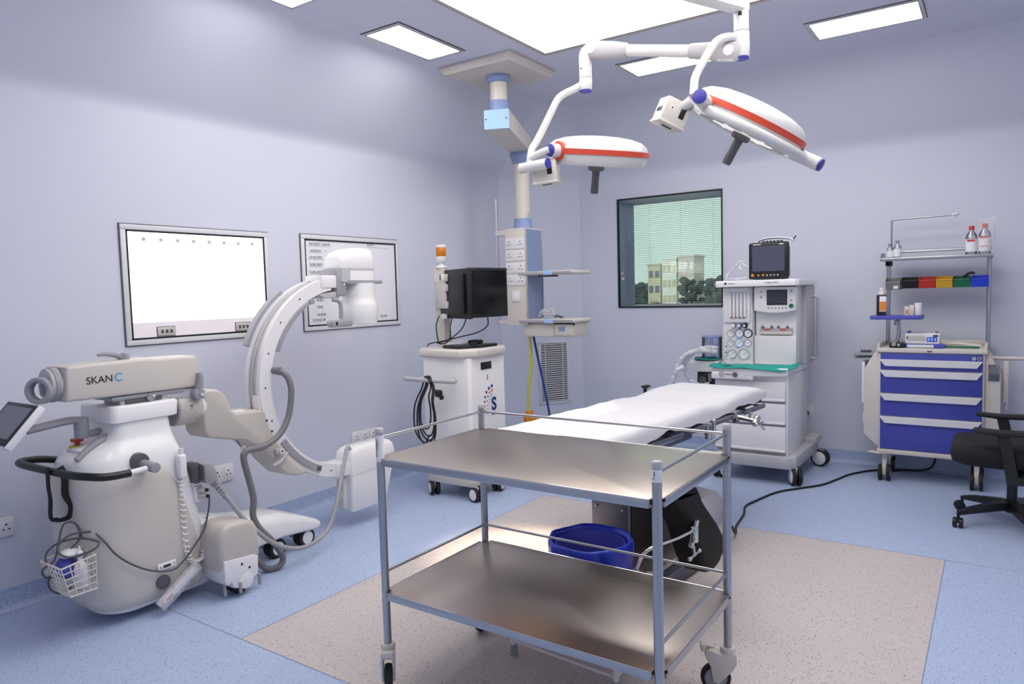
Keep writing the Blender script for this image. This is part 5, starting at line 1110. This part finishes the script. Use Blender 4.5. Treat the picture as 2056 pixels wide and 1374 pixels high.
m = MB('corr')
for P in ([(-1.74, 5.27, .955), (-1.80, 5.23, .965), (-1.86, 5.20, .95), (-1.92, 5.19, .91), (-1.965, 5.20, .86), (-1.975, 5.215, .80), (-1.95, 5.22, .735), (-1.90, 5.22, .69), (-1.84, 5.225, .675), (-1.79, 5.235, .69)],
          [(-1.74, 5.25, .93), (-1.83, 5.19, .945), (-1.92, 5.15, .925), (-1.985, 5.14, .86), (-2.02, 5.13, .77), (-2.05, 5.12, .69), (-2.06, 5.10, .62)]):
    Q = spline([V(p) for p in P], 14); n_ = len(Q) - 1
    m.tube([tuple(q) for q in Q], lambda u, n_=n_: .0185 + .0022 * math.sin(u * n_ * 1.9), seg=14, sm=1)
m.build('breathing_hose', t, 'clear corrugated breathing hoses', angle=60)
m = MB('white'); m.cyl((-1.955, 5.14, .825), (-2.005, 5.13, .80), .017, seg=14); m.build('hose_joint', t)
# patient monitor on top, circuit tubing, drape, mask
t2 = thing('patient_monitor', 'black-framed patient monitor on top of the anaesthesia machine', 'patient monitor', (-1.39, 5.45, 1.462))
m = MB('black'); m.bb((-1.535, 5.37, 1.468), (-1.25, 5.40, 1.735), .016, 3); m.m('dgrey').bb((-1.52, 5.395, 1.475), (-1.265, 5.50, 1.72), .02); bz = m.build('bezel', t2)
m = MB('screen2'); m.bb((-1.507, 5.367, 1.525), (-1.277, 5.3705, 1.708)); m.m('label').bb((-1.50, 5.3675, 1.718), (-1.445, 5.3695, 1.723)); m.bb((-1.315, 5.3675, 1.716), (-1.285, 5.3695, 1.722)); m.build('screen', t2)
m = MB('orange'); m.cyl((-1.505, 5.371, 1.497), (-1.505, 5.366, 1.497), .011, seg=18); m.m('amber').bb((-1.438, 5.366, 1.490), (-1.420, 5.371, 1.504), .002); m.m('grey2')
m.build('alarm_button', t2) if 0 else None
for x in (-1.462, -1.40, -1.375, -1.35, -1.325): mm = MB('grey2'); mm.bb((x - .006, 5.366, 1.491), (x + .006, 5.371, 1.501), .002); mm.build('button', t2)
m.build('knob', t2)
m = MB('white'); m.tube([(-1.49, 5.44, 1.725), (-1.47, 5.44, 1.755), (-1.40, 5.44, 1.768), (-1.32, 5.44, 1.766), (-1.25, 5.44, 1.755), (-1.235, 5.44, 1.738)], .013, seg=12, flat=(.6, 1.8)); m.m('ink'); 
for k in range(6): m.bb((-1.45 + k * .026, 5.42, 1.738), (-1.435 + k * .026, 5.44, 1.748))
m.m('dgrey').tube([(-1.24, 5.44, 1.742), (-1.222, 5.44, 1.765), (-1.215, 5.44, 1.775)], .005); m.build('carry_handle', t2)
m = MB('grey2'); m.bb((-1.50, 5.40, 1.4625), (-1.28, 5.49, 1.478), .004); m.build('foot', t2)
m = MB('corr'); P = [(-1.55, 5.36, 1.482), (-1.60, 5.33, 1.475), (-1.66, 5.32, 1.475), (-1.69, 5.34, 1.49), (-1.67, 5.36, 1.53), (-1.63, 5.37, 1.57), (-1.60, 5.38, 1.60), (-1.56, 5.39, 1.60)]
m.tube(P, .007, seg=8); m.tube([(-1.54, 5.36, 1.56), (-1.58, 5.36, 1.585), (-1.60, 5.36, 1.565), (-1.58, 5.36, 1.54)], .009, seg=8); single(m, 'tubing_coil', 'clear tubing beside the patient monitor on the machine top', 'tubing', (-1.62, 5.35, 1.465))
m = MB('green'); nx_, ny_ = 40, 14; vs = []; fs = []
for j in range(ny_ + 1):
    for i in range(nx_ + 1):
        u = i / nx_; v = j / ny_; x = AX0 - .03 + u * .60
        yf = 5.165 - .055 * math.sin(PI * min(1, u * 1.1)) ; y = yf - .004 + v * .17
        dr = 0
        if v < .25: dr = (.25 - v) / .25
        edge = .014 + .018 * math.exp(-((u - .88) / .10) ** 2)
        z = .842 + .003 * math.sin(u * 19) * math.sin(v * 9) - dr * (edge + .006 * math.sin(u * 11)); y -= .012 * dr
        if u > .9: z += .016 * (u - .9) / .1 * v; y += .10 * (u - .9) / .1
        vs.append((x, y, z + .002))
for j in range(ny_):
    for i in range(nx_): a = j * (nx_ + 1) + i; fs.append((a, a + 1, a + nx_ + 2, a + nx_ + 1))
m.raw(vs, fs); m.raw([(-1.93, 5.28, .868), (-1.87, 5.24, .872), (-1.76, 5.26, .868), (-1.735, 5.33, .872), (-1.80, 5.36, .885), (-1.88, 5.35, .875)], [(0, 1, 2, 3, 4, 5)])
o = single(m, 'green_drape', 'green cloth spread over the work surface of the anaesthesia machine', 'cloth', (-1.47, 5.2, .84), angle=80); md = o.modifiers.new('t', 'SOLIDIFY'); md.thickness = .003; md.offset = 1
m = MB('wrap'); m.lathe([(.042, 0), (.045, .008), (.036, .022), (.022, .034), (.012, .040), (.011, .058)], (-1.628, 5.155, .850), (.1, .25, 1), 24); single(m, 'face_mask', 'clear breathing mask lying on the green cloth', 'mask', (-1.628, 5.155, .85))

# ------------------------------------------------------------------ drawer cart with gantry
t = thing('drawer_cart', 'cream medical cart with four blue drawers at the back wall', 'drawer cart', (-.375, 5.80, 0))
CX0, CX1, CYf = -.692, -.064, 5.60
m = MB('ivory'); m.bb((CX0, CYf + .004, .235), (CX1, 6.0, .930), .006); m.build('body', t)
m = MB('beige'); m.bb((CX0 - .008, CYf - .01, .205), (CX1 + .008, 6.01, .238), .006); m.build('base', t)
m = MB('ivory'); m.prism([(CX0 - .012, CYf - .012), (CX1 + .012, CYf - .012), (CX1 + .012, 6.01), (CX0 - .012, 6.01)], 'z', .928, .958, .006); m.bb((CX0 - .012, CYf + .01, .958), (CX0 + .004, 6.01, .99), .004); m.bb((CX1 - .004, CYf + .01, .958), (CX1 + .012, 6.01, .99), .004); m.bb((CX0, 5.99, .958), (CX1, 6.01, .995), .004); m.m('ink').bb((-.395, CYf - .0135, .936), (-.365, CYf - .0115, .944)); m.build('top_tray', t)
zs = [.925, .805 + .0, .640 + .0, .470, .238]
for z1, z0, hz in ((.924, .806, .880), (.803, .640, .803), (.637, .478, .637), (.475, .240, .475)):
    m = MB('drawer'); m.bb((CX0 + .012, CYf - .006, z0 + .002), (CX1 - .012, CYf + .02, z1 - .001), .003); d = m.build('drawer', t)
    m = MB('white'); h0, h1 = CX0 + .012, CX1 - .014
    m.raw([(h0, CYf - .004, hz), (h1, CYf - .004, hz), (h1 - .03, CYf - .004, hz - .050), (h0 + .03, CYf - .004, hz - .050),
           (h0, CYf - .030, hz - .004), (h1, CYf - .030, hz - .004), (h1 - .03, CYf - .024, hz - .046), (h0 + .03, CYf - .024, hz - .046)],
          [(0, 1, 2, 3), (4, 5, 6, 7), (0, 1, 5, 4), (2, 3, 7, 6), (1, 2, 6, 5), (3, 0, 4, 7)])
    m.build('drawer_handle', d, angle=20)
m = MB('alu'); m.cyl((-.125, CYf - .004, .898), (-.125, CYf - .016, .898), .012, seg=18); m.cyl((-.095, CYf - .004, .898), (-.095, CYf - .012, .898), .011, seg=18); m.m('ink').cyl((-.095, CYf - .0125, .898), (-.095, CYf - .0115, .898), .006, seg=12); m.build('lock', t)
m = MB('ivory'); m.prism([(CX0, .25), (CX0 - .012, .25), (CX0 - .098, .335), (CX0 - .098, .80), (CX0 - .03, .925), (CX0, .925)], 'y', CYf + .03, 5.98, .004); m.m('label').bb((CX0 - .112, 5.68, .40), (CX0 - .099, 5.72, .47), .003); m.bb((CX0 - .118, 5.67, .55), (CX0 - .099, 5.90, .85), .003); m.build('side_panel', t)
m = MB('ivory'); m.prism([(CX1, .25), (CX1 + .012, .25), (CX1 + .088, .335), (CX1 + .088, .80), (CX1 + .025, .925), (CX1, .925)], 'y', CYf + .03, 5.98, .004)
m.m('clear').bb((CX1 + .02, CYf + .022, .75), (CX1 + .08, CYf + .030, .86)); m.m('ink')
for x, z in ((CX1 + .025, .845), (CX1 + .07, .765)): m.cyl((x, CYf + .022, z), (x, CYf + .018, z), .004, seg=8)
m.build('side_panel', t)
m = MB('ivory'); m.tube([(CX1 + .02, 5.70, .90), (CX1 + .08, 5.72, .895), (CX1 + .20, 5.74, .893), (CX1 + .24, 5.75, .893)], .012, seg=12); m.cyl((CX1 + .12, 5.735, .88), (CX1 + .12, 5.735, .55), .010, seg=12); m.bb((CX1 + .10, 5.70, .60), (CX1 + .13, 5.9, .88), .006); m.build('side_rack', t)
m = MB('grey'); m.prism([(-.865, 5.64), (-.84, 5.62), (-.72, 5.66), (-.70, 5.70), (-.70, 5.85), (-.84, 5.80), (-.868, 5.70)], 'z', .895, .915, .008); m.m('dgrey').lathe([(.03, 0), (.036, 0), (.036, .02), (.03, .02)], (-.79, 5.72, .91)); m.m('grey').prism([(-.86, 5.65), (-.72, 5.68), (-.72, 5.80), (-.85, 5.76)], 'z', .875, .885, .003); m.build('side_bracket', t)
def cart_caster(x, y):
    m = MB('ivory'); m.cyl((x, y, .15), (x, y, .21), .018, seg=18); m.box((x, y, .125), (.032, .05, .07), .01); m.box((x, y - .02, .085), (.03, .035, .09), .01)
    c = m.build('caster', t); w = MB('rubber'); r = .058
    for sg in (-1, 1): w.m('rubber').cyl((x + sg * .016, y - .01, r), (x + sg * .038, y - .01, r), r, seg=30, bev=.006); w.m('grey').cyl((x + sg * .0165, y - .01, r), (x + sg * .0395, y - .01, r), r * .6, seg=24, bev=.003)
    w.build('wheel', c)
for x, y in ((-.655, 5.66), (-.10, 5.66), (-.655, 5.95), (-.10, 5.95)): cart_caster(x, y)
m = MB('ivory'); m.prism([(-.76, 5.61), (-.70, 5.585), (-.64, 5.60), (-.66, 5.64), (-.74, 5.645)], 'z', .20, .212, .004); m.build('bumper', t)
# gantry
m = MB('tube'); m.cyl((-.668, 5.90, .95), (-.668, 5.90, 1.585), .0145, seg=18); gp = m.build('gantry_post', t)
m = MB('tube'); m.cyl((-.053, 5.90, .95), (-.053, 5.90, 1.585), .0145, seg=18); m.build('gantry_post', t)
m = MB('tube'); m.prism([(-.70, 5.72), (-.035, 5.72), (-.035, 5.96), (-.70, 5.96)], 'z', 1.575, 1.581, 0); m.bb((-.70, 5.715, 1.571), (-.035, 5.724, 1.592), .002); m.bb((-.704, 5.715, 1.571), (-.696, 5.96, 1.63), .002); m.bb((-.039, 5.715, 1.571), (-.031, 5.96, 1.60), .002); m.bb((-.70, 5.955, 1.575), (-.035, 5.961, 1.60)); m.cyl((-.69, 5.945, 1.64), (-.04, 5.945, 1.64), .0095, seg=14)
m.cyl((-.668, 5.80, 1.55), (-.668, 5.90, 1.55), .014, seg=14); m.m('black').bb((-.68, 5.80, 1.535), (-.635, 5.83, 1.57), .004); m.build('gantry_shelf', t)
m = MB('tube'); m.tube([(-.655, 5.93, 1.58), (-.655, 5.93, 1.72), (-.655, 5.93, 1.85), (-.652, 5.93, 1.868), (-.635, 5.93, 1.875), (-.50, 5.93, 1.878), (-.28, 5.93, 1.882)], .007, seg=10, sm=4); m.tube([(-.28, 5.93, 1.882), (-.262, 5.93, 1.885), (-.255, 5.93, 1.872), (-.262, 5.93, 1.862)], .004, seg=8); m.tube([(-.262, 5.93, 1.884), (-.245, 5.93, 1.89), (-.24, 5.93, 1.875)], .004, seg=8); m.build('drip_pole', t)
m = MB('tube'); m.bb((-.66, 5.87, 1.405), (-.05, 5.884, 1.43), .002); m.build('bin_rail', t)
# small colour bins
def mkbin(name, label, x0, x1, cname, z0=1.372, z1=1.452):
    t_ = thing(name, label, 'storage bin', ((x0 + x1) / 2, 5.80, z0), 'coloured bins on the cart rail')
    m = MB(cname); w_ = .0028; y0, y1 = 5.745, 5.872
    m.bb((x0, y0 + .02, z0), (x1, y1, z0 + w_)); m.bb((x0, y1 - w_, z0), (x1, y1, z1))
    for x in (x0, x1 - w_): m.prism([(y0 + .02, z0), (y1, z0), (y1, z1), (y0 + .055, z1), (y0, z0 + .062), (y0, z0 + .05)], 'x', x, x + w_)
    m.raw([(x0, y0 + .02, z0), (x1, y0 + .02, z0), (x1, y0, z0 + .052), (x0, y0, z0 + .052), (x0, y0 + .0025, z0 + .053), (x1, y0 + .0025, z0 + .053), (x1, y0 + .023, z0 + .002), (x0, y0 + .023, z0 + .002)], [(0, 1, 2, 3), (3, 2, 5, 4), (4, 5, 6, 7)])
    m.cyl((x0 + .004, y0 - .001, z0 + .054), (x1 - .004, y0 - .001, z0 + .054), .004, seg=8); m.build('bin', t_)
    return t_
for k, (c, n) in enumerate((('black', 'black plastic storage bin, second from the left post of the cart'), ('binred', 'red plastic storage bin on the cart rail'), ('binyel', 'yellow plastic storage bin on the cart rail'), ('bingrn', 'green plastic storage bin on the cart rail'), ('binblu', 'blue plastic storage bin on the cart rail'))):
    mkbin('storage_bin', n, -.567 + k * .1035, -.567 + k * .1035 + .099, c)
b_ = mkbin('storage_bin', 'grey storage bin hung lower at the left post of the cart', -.672, -.578, 'bingry', 1.365, 1.45)
m = MB('label'); m.bb((-.62, 5.738, 1.372), (-.59, 5.746, 1.392)); m.build('card', b_)
m = MB('black'); m.tube([(-.20, 5.80, 1.44), (-.17, 5.79, 1.465), (-.15, 5.78, 1.47), (-.135, 5.78, 1.462)], .008); single(m, 'penlight', 'black handle sticking out of the green storage bin', 'tool', (-.17, 5.79, 1.44))
# things on the shelf
def bottle(name, label, x, y, z, r, h, mats, grp=None, cap='red', labelc=None):
    t_ = thing(name, label, 'bottle', (x, y, z), grp)
    m = MB(mats); m.lathe([(0, 0), (r * .95, .001), (r, .006), (r, h * .62), (r * .86, h * .72), (r * .42, h * .82), (r * .40, h * .88), (r * .40, h * .9), (0, h * .9)], (x, y, z), seg=28)
    if labelc: m.m(labelc).lathe([(r * 1.012, h * .14), (r * 1.012, h * .56)], (x, y, z), seg=28)
    m.build('body', t_)
    m = MB(cap); m.lathe([(r * .48, h * .86), (r * .50, h * .88), (r * .48, h), (0, h)], (x, y, z), seg=20); m.build('cap', t_)
    return t_
zt = 1.582
b1 = bottle('fluid_bottle', 'clear fluid bottle with a red cap, left of the bagged one', -.157, 5.80, zt, .034, .205, 'liquid', 'fluid bottles on the cart shelf')
m = MB('label'); m.lathe([(.0346, .03), (.0346, .115)], (-.157, 5.80, zt), seg=28, cap=False); m.m('inkred').bb((-.182, 5.763, zt + .10), (-.135, 5.7665, zt + .112)); m.build('label', b1)
b2 = bottle('fluid_bottle', 'fluid bottle with a red cap inside a clear plastic bag', -.082, 5.80, zt, .036, .215, 'liquid', 'fluid bottles on the cart shelf')
m = MB('label'); m.lathe([(.0366, .03), (.0366, .125)], (-.082, 5.80, zt), seg=28, cap=False); m.m('inkred').bb((-.108, 5.761, zt + .118), (-.058, 5.7645, zt + .130)); m.bb((-.108, 5.761, zt + .062), (-.058, 5.7645, zt + .066)); m.build('label', b2)
m = MB('bag'); R = []; rnd = random.Random(4)
for z, rx, ry_, sx in ((.001, .045, .045, 0), (.08, .052, .05, .004), (.16, .053, .05, .006), (.21, .050, .035, .008), (.235, .056, .015, .014), (.25, .06, .006, .02)):
    R.append([(-.082 + sx + (rx + rnd.uniform(-.004, .004)) * math.cos(a), 5.80 + (ry_ + rnd.uniform(-.003, .003)) * math.sin(a), zt + z + (.02 * math.cos(a) if z > .22 else 0)) for a in [2 * PI * j / 20 for j in range(20)]])
m.rings(R, cap=False); single(m, 'plastic_bag', 'clear plastic bag around the right bottle on the cart shelf', 'plastic bag', (-.082, 5.80, zt), angle=80)
for k, (x, lb, hh) in enumerate(((-.648, 'small clear bottle at the left end of the cart shelf', .115), (-.602, 'small clear bottle, second from the left end of the cart shelf', .135))):
    bottle('clear_bottle', lb, x, 5.80, zt, .024, hh, 'liquid', 'small clear bottles on the cart shelf', cap='clear', labelc='label')
# arm with blue tray
t3 = thing('tray_stand', 'flat blue tray on a jointed arm clamped to the drawer cart', 'tray', (-.57, 5.66, .958))
m = MB('trayb'); m.bb((-.745, 5.56, 1.160), (-.425, 5.74, 1.186), .004); m.build('tray', t3)
m = MB('tube'); m.cyl((-.575, 5.66, 1.05), (-.575, 5.66, 1.16), .010, seg=16); m.cyl((-.585, 5.66, 1.115), (-.585, 5.66, 1.152), .018, seg=18, bev=.003); m.tube([(-.575, 5.66, 1.10), (-.572, 5.66, 1.07), (-.578, 5.66, 1.03), (-.585, 5.66, 1.0)], .013); m.build('arm', t3)
m = MB('black'); m.bb((-.63, 5.62, .958), (-.53, 5.70, .995), .008); m.m('chrome').cyl((-.60, 5.61, .985), (-.60, 5.66, .985), .014, seg=16); m.cyl((-.57, 5.61, .98), (-.57, 5.66, .98), .010, seg=16); m.build('clamp', t3)
b3 = thing('antiseptic_bottle', 'dark brown bottle with an orange and white label on the blue tray', 'bottle', (-.682, 5.65, 1.186))
m = MB('brown'); m.prism([(-.712, 5.62), (-.652, 5.62), (-.652, 5.68), (-.712, 5.68)], 'z', 1.1865, 1.335, .008, 3); m.m('ivory').lathe([(.026, 1.333), (.022, 1.350), (.012, 1.362), (.010, 1.366)], (-.682, 5.65, 0), seg=24); m.build('body', b3)
m = MB('white'); m.cyl((-.682, 5.65, 1.362), (-.682, 5.65, 1.382), .013, seg=18, bev=.002); m.build('cap', b3)
m = MB('label'); m.bb((-.692, 5.6165, 1.215), (-.6505, 5.6195, 1.322)); m.bb((-.6535, 5.6175, 1.215), (-.6505, 5.66, 1.322)); m.m('inkorange').bb((-.690, 5.6155, 1.22), (-.6500, 5.6185, 1.285)); m.build('label', b3)
for x, w_, h_, lb, cc in ((-.522, .030, .062, 'small box with an orange patch on the blue tray', 'inkorange'), (-.492, .028, .072, 'small pale box between the orange-patched box and the roll', 'beige')):
    m = MB('ivory'); m.bb((x - w_ / 2, 5.62, 1.1865), (x + w_ / 2, 5.66, 1.1865 + h_), .002); m.m(cc).bb((x - w_ * .3, 5.6185, 1.20), (x + w_ * .3, 5.6205, 1.225)); single(m, 'medicine_box', lb, 'box', (x, 5.64, 1.1865), 'small boxes on the blue tray')
m = MB('white'); m.cyl((-.455, 5.64, 1.1865), (-.455, 5.64, 1.272), .022, seg=26, bev=.003); m.m('ivory').cyl((-.455, 5.64, 1.272), (-.455, 5.64, 1.2735), .009, seg=16); single(m, 'tape_roll', 'white upright roll on the blue tray', 'roll', (-.455, 5.64, 1.1865))
# syringe pump and items in the top tray
t4 = thing('syringe_pump', 'white and blue syringe pump on top of the drawer cart', 'syringe pump', (-.43, 5.70, .958))
m = MB('white2'); m.bb((-.535, 5.64, .985), (-.325, 5.76, 1.062), .010, 3); m.build('body', t4)
m = MB('trayb'); m.bb((-.54, 5.635, .9585), (-.32, 5.765, .988), .006); m.bb((-.325, 5.63, .962), (-.295, 5.70, .985), .004); m.m('white').bb((-.52, 5.632, .962), (-.36, 5.637, .982), .002); m.m('navy'); m.cyl((-.525, 5.68, 1.06), (-.50, 5.68, 1.068), .01, seg=12); m.cyl((-.35, 5.68, 1.06), (-.335, 5.68, 1.066), .01, seg=12); m.build('base', t4, 'blue base')
m = MB('beige'); m.bb((-.515, 5.637, 1.008), (-.41, 5.642, 1.045), .002); m.m('ink').bb((-.523, 5.636, 1.02), (-.517, 5.641, 1.04)); m.m('binblu').bb((-.402, 5.637, 1.002), (-.34, 5.642, 1.035), .003); m.m('lblue'); 
for k in range(3): m.bb((-.396 + k * .019, 5.635, 1.008), (-.384 + k * .019, 5.638, 1.028), .001)
m.m('ink').bb((-.365, 5.637, 1.038), (-.335, 5.642, 1.05)); m.build('front_panel', t4)
m = MB('bingrn'); m.tube([(-.30, 5.70, .968), (-.20, 5.69, .967), (-.10, 5.69, .966)], .007); m.m('ivory').tube([(-.30, 5.76, .98), (-.22, 5.75, .985), (-.14, 5.74, .975), (-.09, 5.74, .97)], .011); single(m, 'laryngoscope_set', 'green and cream tubes lying beside the syringe pump', 'tubes', (-.2, 5.72, .96))

# ------------------------------------------------------------------ office chair
t = thing('office_chair', 'black wheeled office chair cut by the right picture edge', 'office chair', (.085, 4.93, 0))
hx, hy = .085, 4.93
m = MB('black'); m.cyl((hx, hy, .075), (hx, hy, .135), .032, seg=24, bev=.005); m.cyl((hx, hy, .13), (hx, hy, .30), .026, seg=24); m.m('chrome').cyl((hx, hy, .29), (hx, hy, .37), .014, seg=18); st = m.build('column', t)
for k in range(5):
    a = math.radians(143 + 72 * k); e = V((hx + .31 * math.cos(a), hy + .31 * math.sin(a), .075)); s0 = V((hx, hy, .115)); n_ = V((-math.sin(a), math.cos(a), 0))
    m = MB('black'); R = []
    for u, w_, hh in ((0, .034, .024), (.3, .028, .022), (.8, .021, .016), (1.0, .017, .010)):
        c = s0.lerp(e, u); c.z = .118 - .036 * u * u; R.append([c + n_ * (w_ * i) + V((0, 0, hh * j)) for i, j in ((-1, -1), (1, -1), (.8, 1), (-.8, 1))])
    m.rings(R); lg_ = m.build('leg', t)
    m = MB('black'); m.cyl((e.x, e.y, .05), (e.x, e.y, .085), .008, seg=12); d_ = V((math.cos(a + .9), math.sin(a + .9), 0)); q_ = V((-d_.y, d_.x, 0)); c = e + d_ * .014; c.z = .029
    for sg in (-1, 1): m.cyl(tuple(c + q_ * sg * .006), tuple(c + q_ * sg * .026), .029, seg=22, bev=.006)
    m.box((c.x, c.y, .042), (.045, .04, .028), .010, rot=M.Rotation(a + .9, 3, 'Z')); m.build('caster', lg_)
m = MB('blackf'); R = []
def sring(z, gx, g2): return rrect(-.215 + gx, .30 - gx * .5, 4.68 + g2, 5.18 - g2, .10, z, 7)
m.rings([sring(.372, .03, .03), sring(.385, .008, .01), sring(.42, 0, 0), sring(.465, .004, .002), sring(.485, .02, .02), sring(.492, .06, .06)]); m.build('seat', t, angle=60)
m = MB('black'); m.bb((-.06, 4.80, .345), (.22, 5.06, .378), .01); m.build('seat_mechanism', t)
for sy in (-1, 1):
    y = hy + sy * .262; zt = .600 if sy > 0 else .592
    m = MB('black'); m.prism([(.005, zt - .022), (.065, zt - .022), (.085, .48), (.105, .35), (.16, .345), (.16, .30), (.055, .30), (.035, .43)], 'y', y - .022, y + .022, .008); m.tube([(.13, y, .335), (.12, y - sy * .09, .345), (.10, y - sy * .18, .352)], .020, seg=12); ar = m.build('arm', t)
    m = MB('rubber'); m.prism([(-.105, zt - .004), (-.095, zt + .006), (.02, zt), (.15, zt + .004), (.165, zt - .006), (.15, zt - .022), (.02, zt - .026), (-.09, zt - .014)], 'y', y - .04, y + .04, .008); m.build('arm_pad', ar)
m = MB('blackf'); m.rings([[(.33 + .05 * u + .02 * math.cos(PI * (j - 6) / 6 * .5) - (.018 if side else 0), hy + (j - 6) / 6 * .23, .55 + u * .50) for side in (0, 1) for j in (range(13) if not side else range(12, -1, -1))] for u in [k / 8 for k in range(9)]]); m.build('backrest', t, angle=60)
m = MB('black'); m.tube([(.18, hy, .36), (.32, hy, .36), (.39, hy, .42), (.40, hy, .60), (.41, hy, .75)], .022, seg=12, flat=(.7, 1.5)); m.build('back_support', t)

# ------------------------------------------------------------------ mains cable on the floor
m = MB('blackcable'); m.tube([(-1.21, 3.80, .12), (-1.20, 3.86, .09), (-1.205, 3.92, .04), (-1.22, 4.00, .010), (-1.255, 4.12, .0075), (-1.279, 4.35, .0075), (-1.318, 4.52, .0075), (-1.30, 4.66, .0075), (-1.225, 4.95, .0075), (-1.10, 5.14, .0075), (-1.00, 5.29, .0075), (-.93, 5.52, .0075), (-.89, 5.66, .0075), (-.80, 5.82, .0075), (-.72, 5.90, .0075), (-.60, 5.98, .0075), (-.45, 6.03, .010), (-.38, 6.045, .05), (-.36, 6.05, .16), (-.36, 6.052, .30)], .0068, seg=10)
single(m, 'power_cable', 'black power cable winding over the floor from the table to the drawer cart', 'cable', (-1.2, 5.0, 0))
